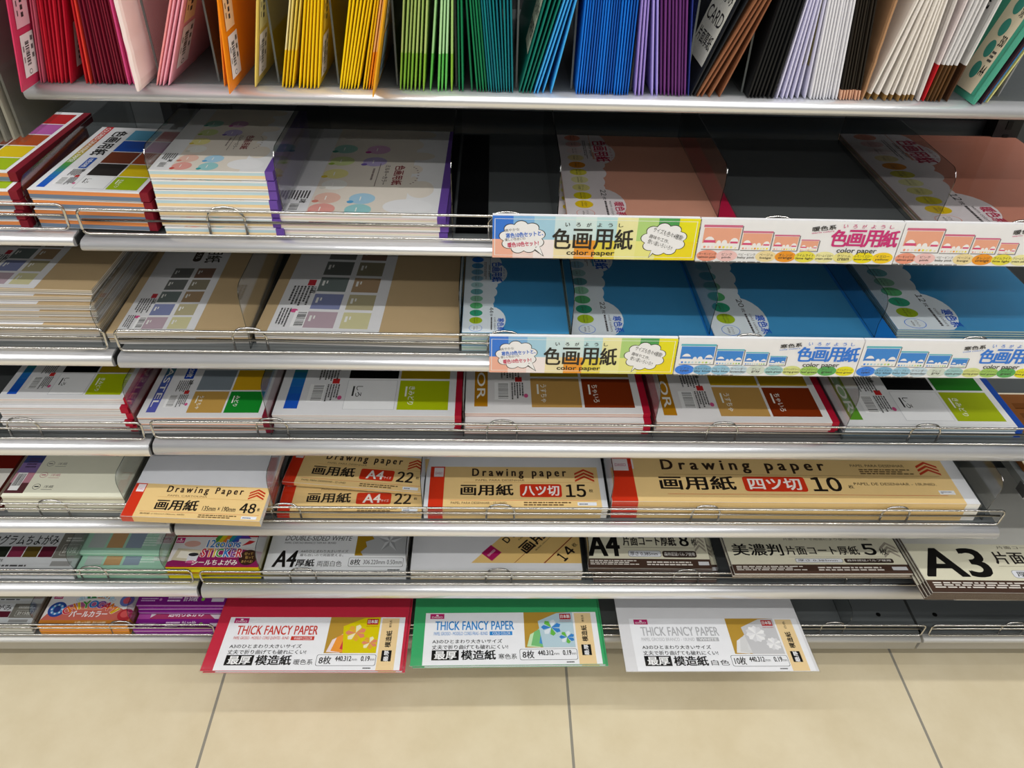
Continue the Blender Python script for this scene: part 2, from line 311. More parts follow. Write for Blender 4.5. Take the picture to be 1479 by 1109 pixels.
def des_drawing(P, top, size, count, foot, kind):
    """label band across the front of a drawing paper pack; top = its share of the cover"""
    def Y(b): return b*top
    P.rect(0, 0, 1, Y(1), TAN, 1); P.rect(0, 0, .085, Y(1), RED, 2); P.rect(.022, Y(.74), .078, Y(.97), '#efe6e8', 3)
    P.text('DAISO', .03, Y(.80), .07, Y(.86), '#c0507a', 4)
    if kind == 'wide':
        P.rect(0, 0, .085, Y(1), TAN, 2); P.rect(0, 0, .073, Y(1), RED, 3); P.rect(.018, Y(.70), .062, Y(.98), '#efe6e8', 4); P.text('DAISO', .024, Y(.80), .056, Y(.87), '#c0507a', 5)
        P.text('D r a w i n g   p a p e r', .16, Y(.66), .64, Y(.97), '#33231a', 4, .03); P.rect(.16, Y(.615), .97, Y(.623), '#a8834a', 3)
        P.text('画用紙', .145, Y(.27), .36, Y(.58), '#1e1713', 4, .03)
        P.rrect(.385, Y(.24), .565, Y(.58), RED, 3, .15); P.text('四ツ切', .40, Y(.28), .55, Y(.54), '#f4efe9', 4, .03)
        P.num('10', .583, Y(.26), .665, Y(.57), '#1e1713', 4, .04); P.text('枚', .685, Y(.32), .70, Y(.40), '#1e1713', 4, .01)
        P.text('PAPEL PARA DESENHAR', .72, Y(.83), .88, Y(.89), '#4a3424', 4, .0); P.fine(.74, Y(.65), .90, Y(.79), 3, '#6a5030')
        P.text('PAPEL DE DESENHAR - 10UNID.', .705, Y(.40), .945, Y(.46), '#3a281c', 4, .0)
        P.rect(.16, Y(.17), .96, Y(.178), '#c8502c', 3); P.rect(.94, Y(.2), .985, Y(.29), '#eef0f4', 3); P.fine(.945, Y(.22), .98, Y(.27), 2)
        chevrons(P, .915, Y(.64), .978, Y(.97), '#c23a1c'); return
    P.text('D r a w i n g   P a p e r' if kind == 'box' else 'D r a w i n g   p a p e r', .25, Y(.70), .81, Y(.95), '#33231a', 4, .03); P.text(foot, .27, Y(.63), .56, Y(.68), '#7a5c38', 4, .0)
    P.rect(.20, Y(.60), .97, Y(.607), '#c89a58', 3)
    if kind == 'box':
        P.text('画用紙', .215, Y(.22), .52, Y(.53), '#1e1713', 4, .03); P.text('135mm × 190mm', .56, Y(.24), .80, Y(.38), '#1e1713', 4, .01)
        P.num('48', .83, Y(.22), .94, Y(.5), '#1e1713', 4, .035); P.text('枚', .955, Y(.28), .975, Y(.38), '#1e1713', 4, .01)
    else:
        P.text('画用紙', .185, Y(.28), .49, Y(.55), '#1e1713', 4, .03)
        P.rrect(.53, Y(.24), .775, Y(.56), RED, 3, .15)
        if size == 'A4': P.text('A4', .58, Y(.28), .70, Y(.52), '#f4efe9', 4, .03); P.text('サイズ', .705, Y(.30), .76, Y(.38), '#f4efe9', 4)
        else: P.text(size, .545, Y(.28), .76, Y(.52), '#f4efe9', 4, .03)
        P.num(count, .80, Y(.25), .915, Y(.55), '#1e1713', 4, .03); P.text('枚', .935, Y(.36), .96, Y(.44), '#1e1713', 4, .01)
    P.rect(.12, Y(.16), .98, Y(.167), '#c8502c', 3); P.text('PAPEL PARA DESENHAR - %s UNID' % count if kind != 'box' else '画用紙 (135mm×190mm, 48枚)', .13, Y(.07), .45, Y(.125), '#4a3424', 4, .0)
    P.fine(.55, Y(.03), .84, Y(.14), 2, '#6a5030'); P.rect(.86, Y(.04), .97, Y(.12), '#e6ebf4', 3); P.fine(.87, Y(.055), .96, Y(.1), 1)
    chevrons(P, .86, Y(.62), .975, Y(.95), '#c23a1c')
def des_coat(P, top, big, name, count):
    def Y(b): return b*top
    P.rect(0, 0, 1, Y(1), '#e2dec6', 1); P.rect(0, 0, 1, Y(.24), '#4b372d', 2)
    P.fine(.02, Y(.08), .42, Y(.21), 3, '#e8e2d8', 3); P.fine(.48, Y(.07), .88, Y(.19), 2, '#e8e2d8', 3); P.rect(.9, Y(.09), .985, Y(.18), '#d8d8da', 3)
    x = .0
    if big:
        P.text(big, .02, Y(.31), .27, Y(.90), '#161413', 4, .035); x = .31
        P.text(name, x, Y(.58), .75, Y(.84), '#2a2522', 4, .025); P.rect(x, Y(.53), .9, Y(.537), '#8a8070', 3)
        P.num(count, .785, Y(.58), .855, Y(.88), '#161413', 4, .04); P.text('枚', .88, Y(.6), .925, Y(.78), '#161413', 4, .01)
    else:
        P.text('美濃判', .03, Y(.48), .32, Y(.80), '#161413', 4, .02); x = .34
        P.text(name, x, Y(.50), .76, Y(.74), '#2a2522', 4, .02); P.rect(x, Y(.44), .9, Y(.446), '#8a8070', 3)
        P.num(count, .79, Y(.50), .86, Y(.80), '#161413', 4, .04); P.text('枚', .88, Y(.5), .925, Y(.68), '#161413', 4, .01)
    P.frame(x+.03, Y(.29), x+.30, Y(.45 if big else .40), '#6a7078', '#e6e8ee', 3, .0006, .3); P.text('厚さ 0.385mm', x+.045, Y(.32), x+.27, Y(.42 if big else .375), '#1e1c1b', 5, .01)
    P.rrect(x+.31, Y(.28), x+.59, Y(.45 if big else .40), '#3a2d26', 3, .3); P.text('森林認証パルプ使用', x+.325, Y(.32), x+.575, Y(.42 if big else .375), '#efece6', 5, .0)
    P.text('片面コートで用途により使い分け可能', .35, Y(.90), .85, Y(.965), '#5a5248', 4); 
    chevrons(P, .895, Y(.42), .985, Y(.86), '#a8a090', 2)
def des_double(P, top):
    def Y(b): return b*top
    P.rect(0, 0, 1, Y(1), '#eceef0', 1)
    P.text('CARD BOARD', .10, Y(.83), .39, Y(.93), '#2a2a2c', 4, .0, 0, .15); P.text('DOUBLE-SIDED WHITE', .10, Y(.68), .58, Y(.79), '#2a2a2c', 4, .0, 0, .15)
    P.text('PAPEL CARTAO BRANCO TAM A4 - 8UNID', .10, Y(.61), .47, Y(.65), '#4a4a4c', 4)
    P.text('A4', .06, Y(.12), .21, Y(.46), '#161413', 4, .03, 0, .1); P.text('厚紙', .215, Y(.13), .345, Y(.28), '#161413', 4, .03)
    P.text('A4のひとまわり大きいサイズ', .23, Y(.42), .57, Y(.48), '#1e1c1b', 4, .0); P.text('最も白いので両面使える。', .23, Y(.34), .54, Y(.395), '#1e1c1b', 4, .0); P.text('両面白色', .365, Y(.13), .54, Y(.25), '#2e2c2b', 4)
    P.rect(.62, Y(.36), .985, Y(1), '#a8841c', 2); P.poly([(.68,Y(.36)),(.985,Y(.36)),(.985,Y(1)),(.74,Y(1)),(.70,Y(.9)),(.745,Y(.72)),(.685,Y(.66)),(.70,Y(.55)),(.66,Y(.44))], '#b9bbbd', 3)
    p = []
    for k in range(10):
        t = math.radians(90+36*k); r = .10 if k % 2 == 0 else .035; p.append((.86+r*math.cos(t), Y(.68)+r*1.55*math.sin(t)*P.wide/P.high*.75))
    for k in range(10): P.poly([(.86, Y(.68)), p[k], p[(k+1) % 10]], '#d6d8da' if k % 2 else '#a2a4a6', 4)
    P.frame(.585, Y(.13), .975, Y(.32), '#3a3a3c', '#eceef0', 3, .0006, .15); P.text('8枚', .60, Y(.16), .67, Y(.29), '#161413', 5, .01); P.text('306.220mm 0.50mm', .69, Y(.18), .965, Y(.27), '#2a2a2c', 5, .0)
    P.fine(.87, Y(.04), .96, Y(.09), 1)
def des_diag(P):
    w_, d_ = P.wide, P.high; an = math.atan2(.196, .176)
    def N(x, y): return x/w_, y/d_
    P.poly([N(.095, .014), N(.271, .014), N(.271, .210)], '#e3c07a', 1)
    P.poly([N(.210, .014), N(.2125, .014), N(.271, .0791), N(.271, .0819)], '#8a3a20', 3); P.poly([N(.163, .014), N(.1642, .014), N(.271, .1329), N(.271, .1342)], '#8a3a20', 3)
    ca, sa = math.cos(an), math.sin(an)
    def dt(t, x, y, tw, th, bold=.03, col='#1e1713'):
        a, b = N(x, y); P.text(t, a-tw/2/w_, b-th/2/d_, a+tw/2/w_, b+th/2/d_, col, 4, bold, an)
    P.poly([N(.127+(u*ca-v*sa)*.0115, .034+(u*sa+v*ca)*.0115) for u, v in ((-1,-1),(1,-1),(1,1),(-1,1))], '#a81a5a', 3); dt('DAISO', .127, .034, .016, .004, 0, '#f2dce6')
    dt('D r a w i n g   p a p e r', .200, .112, .150, .016, .02); dt('PAPEL PARA DESENHAR - 14UNID', .205, .098, .10, .003, 0); dt('画用紙', .203, .068, .078, .021); dt('画用紙 240mm×330mm', .215, .058, .05, .003, 0)
    dt('１', .2405, .0265, .008, .018); dt('４', .252, .039, .014, .018); dt('枚', .262, .051, .008, .008, .01)
def des_fancy(P, W, top, tcol, title, sub, badge, pal, desc, count, jp):
    def Y(b): return b*top
    P.rect(.06, 0, .985, Y(1), '#eeeff2', 1); P.rect(.865, 0, .955, Y(.98), '#ecd09c', 2); 
    P.logo(.085, Y(.88), .16, Y(.98)); P.text('THICK FANCY PAPER', .115, Y(.655), .535, Y(.83), tcol, 4, .016)
    P.text(sub, .11, Y(.555), .395, Y(.62), tcol, 4, .0); P.rect(.405, Y(.55), .525, Y(.625), tcol, 3); P.text(badge, .42, Y(.56), .515, Y(.612), '#f2f2f2', 4, .0)
    P.text('A3のひとまわり大きいサイズ', .105, Y(.40), .47, Y(.475), '#1e1c1c', 4, .015); P.text('丈夫で折り曲げても破れにくい!', .105, Y(.29), .50, Y(.37), '#1e1c1c', 4, .015)
    P.rect(.105, Y(.09), .245, Y(.275), '#121212', 3); P.text('最厚', .12, Y(.11), .232, Y(.255), '#f6f6f6', 4, .03); P.text('模造紙', .258, Y(.095), .435, Y(.27), '#121212', 4, .03)
    P.text(jp, .45, Y(.10), .545, Y(.20), '#1e1c1c', 4, .005)
    P.frame(.56, Y(.08), .86, Y(.285), '#3a3a3c', '#eeeff2', 3, .0007, .15); P.text(count+'枚', .575, Y(.11), .635, Y(.255), '#161413', 5, .015); P.text('440.312', .655, Y(.165), .735, Y(.255), '#1e1c1c', 5, .03); P.text('mm', .738, Y(.17), .765, Y(.205), '#1e1c1c', 5, 0); P.text('0.19', .785, Y(.165), .828, Y(.255), '#1e1c1c', 5, .03); P.text('mm', .831, Y(.17), .853, Y(.205), '#1e1c1c', 5, 0); P.fine(.65, Y(.10), .84, Y(.15), 1)
    P.fine(.80, Y(.02), .85, Y(.06), 1)
    P.rect(.59, Y(.31), .855, Y(1), '#b9933a', 2)
    for k in range(4):
        x = .60+.022*k; P.poly([(x, Y(.33+.02*k)), (x+.07, Y(.315)), (x+.09, Y(.7+.04*k)), (x+.02, Y(.56+.05*k))], pal[k], 3+k % 2)
    P.poly([(.685, Y(.31)), (.855, Y(.31)), (.855, Y(1)), (.77, Y(.98)), (.665, Y(.82))], pal[4], 5)
    for (ca, cb, r) in ((.735,Y(.69),.055),(.815,Y(.5),.042)):
        for k in range(7 if pal[4] != '#c9c9cb' else 11):
            t = 2*math.pi*k/(7 if pal[4] != '#c9c9cb' else 11)+.4; c = pal[5+k % 3]
            dx, dy = math.cos(t)*r*P.wide, math.sin(t)*r*P.wide; nx, ny = -dy*.28, dx*.28
            P.poly([(ca, cb), (ca+(dx*.75+nx)/P.wide, cb+(dy*.75+ny)/P.high), (ca+dx/P.wide, cb+dy/P.high), (ca+(dx*.75-nx)/P.wide, cb+(dy*.75-ny)/P.high)], c, 6)
    P.rect(.785, Y(.85), .845, Y(.965), '#b02028', 7); P.text('日本製', .79, Y(.875), .84, Y(.945), '#f6f6f6', 8, .02); P.text('MADE IN JAPAN', .785, Y(.80), .845, Y(.83), '#b02028', 7)
    P.rect(.885, Y(.16), .935, Y(.36), '#121212', 3); P.text('最厚', .91-.26*.13, Y(.225), .91+.26*.13, Y(.295), '#f6f6f6', 4, .02, math.pi/2)
    P.text('模造紙', .91-.052, Y(.53), .91+.052, Y(.62), '#121212', 4, .03, math.pi/2); P.text(jp, .91-.024, Y(.85), .91+.024, Y(.89), '#1e1c1c', 4, 0, math.pi/2)
def des_mint(P):
    P.rect(0, 0, 1, 1, '#a6d2ba', 1)
    for k, c in enumerate(('#b6c0bc','#c09a6c','#8f9fb0')): P.rect(.06+.21*k, .18, .24+.21*k, .78, c, 2)
    P.text('glitter paper', .66, .62, .80, .72, '#dcefe4', 3); P.fine(.66, .25, .84, .6, 4, '#d8ece0')
    P.rect(.80, .33, 1, .98, '#cfd6cf', 2); P.frame(.84, .42, .97, .66, '#5a6a62', '#cfd6cf', 3, .0005, .1); P.text('計10枚', .855, .46, .955, .61, '#2e3a34', 5); P.fine(.84, .72, .98, .92, 2)
def des_gram(P, band='#1d66b4'):
    P.rect(0, 0, 1, 1, '#cfd2d4', 1); P.rect(0, .80, 1, .90, band, 2); P.fine(.05, .92, .8, .99, 1)
    P.text('ホログラムちよがみ', -.0, .55, .72, .76, '#1c1c1e', 3, .01)
    for k, c in enumerate(('#3a2a1c','#20261c','#7a2a44','#5a4a1c','#5a1a2c')): P.rect(.02+.145*k, .30, .155+.145*k, .52, c, 2)
    P.rect(.74, .28, 1, .80, '#77756c', 2); P.frame(.79, .34, .96, .56, '#d8d8d2', '#77756c', 3, .0005, .1); P.text('計15枚', .81, .38, .94, .52, '#e8e8e2', 5); P.fine(.79, .62, .96, .72, 2, '#d8d8d2')
    P.text('HOLOGRAM PAPER', .0, .20, .30, .26, '#2a2a2c', 3); P.fine(0, .1, .6, .16, 1); P.rect(.76, .12, .95, .22, '#9a9a98', 2); P.fine(.02, .02, .9, .07, 1)
def arc_text(P, s, a, b, ra, rb, t0, t1, h, cols, bold=.03, out=None):
    n = len(s)
    for k, ch in enumerate(s):
        if ch == ' ': continue
        t = math.radians(t0+(t1-t0)*k/max(1, n-1)); x = a+ra*math.cos(t); y = b+rb*math.sin(t)
        an = (t-math.pi/2)*.8
        wd = h*P.high/P.wide*max(.22, P.aspect(ch))*.95
        if out: P.text(ch, x-wd/2, y-h/2, x+wd/2, y+h/2, out, 4, .075, an)
        P.text(ch, x-wd/2, y-h/2, x+wd/2, y+h/2, cols[k % len(cols)], 5, bold, an)
POP = ['#c82a3a','#e07a1c','#d8b820','#4a9a3c','#2a78c0','#7a3a98']
def des_sticker(P):
    P.rect(0, 0, 1, 1, '#a9223a', 1); P.rect(0, .66, 1, 1, '#b51420', 2); P.rect(0, 0, 1, .66, '#dcd8d6', 2); P.poly([(0,0),(1,0),(1,.32),(.62,.42),(.3,.34),(0,.1)], '#8c2058', 3)
    for k, c in enumerate(('#4a8a3c','#c8b820','#d2782a','#2a8a8c','#2a5ab0','#5a3a98')): P.poly([(.42+.05*k,.55),(.52+.05*k,.42),(.56+.055*k,.62),(.47+.055*k,.76)], c, 3)
    P.poly([(.03,.14),(.30,.10),(.33,.36),(.06,.40)], '#c9bfa4', 4); P.poly([(.08,.19),(.26,.165),(.28,.31),(.10,.34)], '#e2ddce', 5)
    P.ell(.20, .50, .09, .07, '#d8a89a', 4); P.rect(.20, .08, .31, .26, '#d8d8dc', 6); P.ell(.255, .26, .055, .04, '#2a2a2c', 7); P.ell(.255, .10, .055, .03, '#c85a8a', 6)
    P.text('12colors', .36, .41, .74, .60, '#f4f0ea', 6, .06); P.text('12colors', .365, .42, .735, .59, '#2a78c0', 7, .02)
    P.spread('STICKER', .335, .21, .78, .39, ['#f4f0ea'], 6, .085, .22); P.spread('STICKER', .335, .21, .78, .39, POP, 7, .03, .22)
    P.text('シールちよがみ', .27, .03, .76, .15, '#f4f0ea', 7, .02); P.ell(.86, .20, .10, .17, '#3a2318', 6)
    P.text('切って', .81, .25, .90, .31, '#d8b060', 7); P.text('貼って', .83, .17, .92, .23, '#d8b060', 7); P.text('あそべる!', .80, .08, .92, .14, '#d8b060', 7)
    P.rect(.70, .42, .92, .62, '#e6e6e4', 4); P.poly([(.75,.46),(.82,.58),(.89,.56),(.84,.50)], '#c22a2a', 5); P.logo(.01, .52, .10, .64)
def des_pearl(P):
    P.rect(0, 0, 1, 1, '#e6e2e0', 1); P.rect(0, .84, 1, 1, '#d8937c', 2); P.rect(0, 0, 1, .14, '#c98030', 3)
    P.ell(.5, .14, .42, .50, '#b45a8c', 2); P.poly([(.0,.14),(1,.14),(1,.3),(.8,.5),(.2,.5),(.04,.3)], '#c8685a', 2)
    for k, c in enumerate(('#2a4a9a','#4a8ac0','#2a3a7a')): P.ell(.13, .42, .10-.03*k, .20-.055*k, c, 3+k)
    for k in range(8): P.ell(.13+.06*math.cos(k*.785), .42+.12*math.sin(k*.785), .012, .025, '#c8d2e6', 6, 8)
    P.ell(.88, .66, .08, .16, '#6a7ac0', 3); P.ell(.88, .66, .045, .09, '#d05a6a', 4); P.ell(.93, .28, .09, .16, '#b8323a', 3); P.ell(.92, .30, .05, .09, '#d85a5a', 4)
    P.poly([(.36,.70),(.44,.92),(.52,.72)], '#3a8a4a', 3); P.poly([(.52,.72),(.60,.90),(.68,.70)], '#c87a2a', 3)
    arc_text(P, 'Pearl Colored', .52, .50, .24, .30, 145, 35, .105, ['#e8f0f6','#bfe0ee'], .03, '#5a8ab0'); arc_text(P, 'CHIYOGAMI', .52, .22, .31, .34, 152, 28, .19, POP, .04, '#f2ece6')
    P.text('パールカラー', .30, .22, .72, .38, '#f4eef0', 5, .03); P.rect(.36, .42, .64, .435, '#e0b080', 5); P.text('5色×2枚 計10枚', .40, .03, .75, .11, '#f6e8c8', 5, .01); P.logo(.03, .70, .13, .86)
def des_purple(P):
    P.rect(0, 0, 1, 1, '#d8cfd6', 1); P.rect(0, 0, 1, .30, '#7c1c80', 2); P.rect(0, .86, 1, 1, '#7c1c80', 2); P.poly([(.12,.30),(.88,.30),(.70,.62),(.3,.62)], '#a83a66', 2); P.rect(0, .3, .14, .86, '#a84a9a', 2)
    P.ell(.22, .55, .09, .12, '#8a8a2a', 3); P.ell(.78, .58, .05, .11, '#7aa828', 3); P.ell(.90, .62, .06, .1, '#2a52b0', 3); P.ell(.84, .48, .05, .06, '#c8c83a', 4)
    arc_text(P, 'CHIYOGAMI', .52, .34, .30, .42, 150, 30, .2, POP, .04, '#f2ece6'); P.text('透明ちよがみ', .34, .36, .74, .53, '#f4eef4', 5, .02)
    P.text('計30枚', .52, .09, .68, .24, '#f2e6f2', 4, .01); P.fine(.04, .08, .24, .2, 2, '#d0a8d2'); P.fine(.34, .07, .5, .24, 2, '#e8d0ea'); P.ell(.26, .14, .015, .04, '#d08ac8', 4); P.ell(.74, .15, .02, .05, '#8ac04a', 4); P.rect(.84, .08, .98, .18, '#d8d0da', 3)
def des_washi(P):
    P.rect(0, 0, 1, 1, '#e3e2cd', 1)
    for k, c in enumerate(('#5a3236','#b8808e','#8a72a8','#3a4474','#2a3a5c')): P.rect(0, .03+.11*k, .16, .14+.11*k, c, 2)
    P.bars(.02, .06, .10, .25, True, 3); P.fine(.04, .30, .14, .42, 4, '#4a3a58')
    for k, c in enumerate(('#2a2a28','#b87a80','#8a8a80','#3a3a4a')):
        b = .10+.125*k; P.ell(.24, b, .032, .03, c, 2); P.ell(.24, b, .028, .026, '#e3e2cd', 3); P.rect(.222, b-.006, .258, b+.006, c, 4); P.text('洋紙' if k % 2 else '洋蔵', .30, b-.014, .38, b+.014, c, 3); P.rect(.29, b-.032, .38, b-.028, c, 3)
    P.text('ろ', .74, .44, .80, .49, '#2a2a28', 3); P.ell(.93, .48, .012, .012, '#8a1a1a', 3)

# ---------------------------------------------------------------- packs and pads
PROTO = {}
def layers(P, W, D, T, cols):
    tot = sum(c[1] for c in cols); z = 0
    for c, h in cols[::-1]:
        P.box(0, W, 0, D, z, z+T*h/tot, ink(c, .6)); z += T*h/tot
def pack(key, kind, W, D, T, design, rot, cover, edge, loc, rz=0, rx=0, label='', cat='paper pad', group=None, spine=None, sleeve=False, front=None, ry=0):
    """a pad or pack lying flat: its origin is the front near corner, x to the side, y to the back"""
    rot3 = (rx, ry, math.radians(rz))
    if key in PROTO: return dup(PROTO[key], loc, rot3, label, group)
    root = thing(kind, label, cat, loc, rot3, group); PROTO[key] = root
    Tb = T-0.0012
    sw = spine[1] if spine else 0
    b = MB(); layers(b, W-sw, D, Tb-.0005, edge); b.build('page_block', root)
    c = MB(); c.box(-.0003, W-sw, -.0003, D, Tb-.0005, Tb, ink(cover, .42, .15)); cv = c.build('cover', root)
    if spine: s = MB(); s.box(W-sw, W, .0002, D, 0, Tb+.0001, ink(spine[0], .5)); s.build('spine_tape', root)
    if design:
        P = Pr(flat_map(W-sw, D, Tb, rot), D if rot else W-sw, W-sw if rot else D); design(P); P.build('printed_label', cv)
    if front:
        P = Pr(lambda a, b_, h: (a*W, -.0004-h, b_*Tb), W, Tb); front(P); P.build('label_edge', root)
    if sleeve:
        e = .0012; s = MB(); s.box(-e, W+e, -e-.001, D+e, -.0001, T-.0001, FOIL); s.build('clear_sleeve', root)
    return root
ORD = ['topmost','second','third','fourth','fifth','sixth','seventh','eighth','ninth','tenth']
def stack(key, kind, W, D, T, n, design, rot, cover, edge, x, y, z, what, where, rz=0, jit=.0015, offs=None, spine=None, sleeve=False, front=None, cat='paper pad', group=None):
    rn = random.Random(key)
    for k in range(n):                 # k = 0 is the lowest
        d = n-1-k
        dx, dy, dr = (offs or {}).get(d, (rn.uniform(-jit, jit), rn.uniform(-jit, jit)*.8, rn.uniform(-.35, .35)))
        if d == 0 and not (offs and 0 in offs): dx = dy = dr = 0
        lab = '%s %s, %s' % (what, where, 'alone' if n == 1 else 'topmost' if d == 0 else 'lowest' if k == 0 else ORD[d]+' from top')
        pack(key, kind, W, D, T, design, rot, cover, edge, (x+dx, y+dy, z+k*T), rz+dr, 0, lab, cat, group or what+'s '+where, spine, sleeve, front)

# ---------------------------------------------------------------- setting
SZ = {1: .9914, 2: .8266, 3: .6723, 4: .5193, 5: .3773, 6: .2173, 7: .0583}
SY = {1: .0035, 2: .0064, 3: -.0034, 4: .0046, 5: -.0138, 6: -.0049, 7: 0.0}
W0 = {1: .015, 2: .014, 3: .018, 4: .022, 5: .021, 6: .025, 7: .038}
DK = {k: SZ[k]+W0[k] for k in SZ}
def floor():
    m = bpy.data.materials.new('beige_floor_tile'); m.use_nodes = True; nt = m.node_tree; b = nt.nodes['Principled BSDF']
    tc = nt.nodes.new('ShaderNodeTexCoord'); sep = nt.nodes.new('ShaderNodeSeparateXYZ'); nt.links.new(tc.outputs['Object'], sep.inputs[0])
    def line(out, off):
        a = nt.nodes.new('ShaderNodeMath'); a.operation = 'ADD'; a.inputs[1].default_value = off; nt.links.new(out, a.inputs[0])
        p = nt.nodes.new('ShaderNodeMath'); p.operation = 'PINGPONG'; p.inputs[1].default_value = .3; nt.links.new(a.outputs[0], p.inputs[0])
        g = nt.nodes.new('ShaderNodeMath'); g.operation = 'LESS_THAN'; g.inputs[1].default_value = .0023; nt.links.new(p.outputs[0], g.inputs[0]); return g
    gx = line(sep.outputs[0], 6.0106); gy = line(sep.outputs[1], 6.5)
    mxm = nt.nodes.new('ShaderNodeMath'); mxm.operation = 'MAXIMUM'; nt.links.new(gx.outputs[0], mxm.inputs[0]); nt.links.new(gy.outputs[0], mxm.inputs[1])
    n1 = nt.nodes.new('ShaderNodeTexNoise'); n1.inputs['Scale'].default_value = 9; n1.inputs['Detail'].default_value = 8; n1.inputs['Roughness'].default_value = .65
    nt.links.new(tc.outputs['Object'], n1.inputs['Vector'])
    cr = nt.nodes.new('ShaderNodeValToRGB'); cr.color_ramp.elements[0].position = .3; cr.color_ramp.elements[1].position = .72
    cr.color_ramp.elements[0].color = hexc('#cdbf9f'); cr.color_ramp.elements[1].color = hexc('#d9cdb0'); nt.links.new(n1.outputs['Fac'], cr.inputs[0])
    mix = nt.nodes.new('ShaderNodeMix'); mix.data_type = 'RGBA'; mix.inputs[7].default_value = hexc('#8a857a')
    nt.links.new(mxm.outputs[0], mix.inputs[0]); nt.links.new(cr.outputs[0], mix.inputs[6]); nt.links.new(mix.outputs[2], b.inputs['Base Color'])
    b.inputs['Roughness'].default_value = .38; b.inputs['Specular IOR Level'].default_value = .35
    f = MB(); f.box(-3, 4, -4, .8, -.03, 0, m); o = f.build('floor'); o['kind'] = 'structure'
floor()
bk = MB(); bk.box(-1.3, 2.5, .365, .385, .0, 2.0, BACKM)
o = bk.build('wall_back'); o['kind'] = 'structure'
bar = MB(); bar.tube([(.03, .358, .8665), (1.17, .358, .8665)], .0018, metal('back_rod', '#8a8f92', .3), 8); o = bar.build('trim_1'); o['kind'] = 'structure'
for i, x in enumerate((0.0, 1.2)):
    u = MB(); u.box(x-.019, x+.019, .338, .364, 0, 2.0, metal('dark_upright', '#17181a', .45, .3))
    for k in range(90): u.box(x-.004, x+.004, .3370, .3385, .06+.02*k, .072+.02*k, ink('#050505'))
    tag(u.build('slotted_upright'), ('black slotted shelf upright behind the colour pads where two bays meet', 'black slotted shelf upright behind the empty dark shelf and wooden frames')[i], 'upright')

def rail_profile(y, z, h=.0175):
    p = [(y+.004, z-.0005), (y-.002, z)]
    for k in range(9):
        t = math.radians(-75+150*k/8); p.append((y-.004-.0085*math.cos(t), z+h/2+.5*h*math.sin(t)/math.sin(math.radians(75))*1.0))
    p += [(y+.003, z+h+.0004), (y+.006, z+h+.0004), (y+.006, z+h-.0035), (y+.0045, z+h-.0035)]
    return p
def shelf(n, x0, x1, dz, label, depth=.345):
    y, z = SY[n], SZ[n]+dz; t = thing('shelf', label, 'shelf', (0, 0, z), (0, 0, 0), 'shelves of the display rack')
    d = MB(); top = W0[n]; d.box(x0+.001, x1-.001, y+.0062, depth-.012, top-.012, top, DECK)
    d.build('deck', t)
    r = MB()
    if n == 7:
        r.extrude_x([(y, 0), (y-.002, .002), (y-.002, .023), (y-.0055, .025), (y-.0075, .029), (y-.006, .033), (y-.001, .0345), (y+.018, .0345), (y+.018, .0)], x0+.001, x1-.001, BASEP)
    else: r.extrude_x(rail_profile(y, 0, W0[n]-.001), x0+.0015, x1-.0015, RAIL)
    r.build('front_rail', t)
    e = MB(); xe = x0 if x0 > -.5 and n > 1 else x1
    if n not in (1, 7): 
        s = 1 if xe == x0 else -1; e.box(xe+s*.0002, xe+s*.0016, y-.007, y+.012, .002, W0[n]-.003, ink('#2c2d2e')); e.build('end_cap', t)
    return t
NAMES = {1: 'holding the upright coloured packs', 2: 'under the milky and warm coloured pads', 3: 'under the beige pads and blue packs', 4: 'under the colour grid pads and warm pads', 5: 'under the tan drawing paper packs', 6: 'under the coated card packs', 7: 'at the floor under the thick fancy paper'}
MAINLAB = {n: 'grey steel shelf with rounded silver front rail %s' % NAMES[n] for n in SZ}
for n in SZ: shelf(n, 0.0, 1.2, 0, MAINLAB[n], .50 if n == 7 else .345)
LDZ = {2: .005, 3: .002, 4: -.003, 5: .004, 6: .003, 7: 0}
LEFTN = {2: 'under the stack of rainbow pads', 3: 'under the tall beige pad stack', 4: 'under the red spined grid pads', 5: 'under the cream washi pads', 6: 'under the mint green packs', 7: 'at the floor under the pearl origami pack'}
for n in LDZ: shelf(n, -1.2, -.003, LDZ[n], 'grey neighbouring bay shelf with silver rail %s' % LEFTN[n])
RDZ = {5: .085, 6: -.002, 7: 0}
for n in RDZ: shelf(n, 1.203, 2.2, RDZ[n], 'grey steel shelf of the far bay %s' % {5: 'under the wooden frames', 6: 'under the large A3 card packs', 7: 'at the floor, empty with a screw hole'}[n])
sh = MB(); 
for x in (1.141, 1.243):
    sh = MB(); sh.tube([(x, .043, DK[7]-.0004), (x, .043, DK[7]+.0003)], .0042, ink('#050505'), 14)
    tag(sh.build('screw_hole'), 'small dark screw hole in the floor shelf %s' % ('beside the white thick paper' if x < 1.2 else 'of the far bay under the A3 card'), 'screw hole')

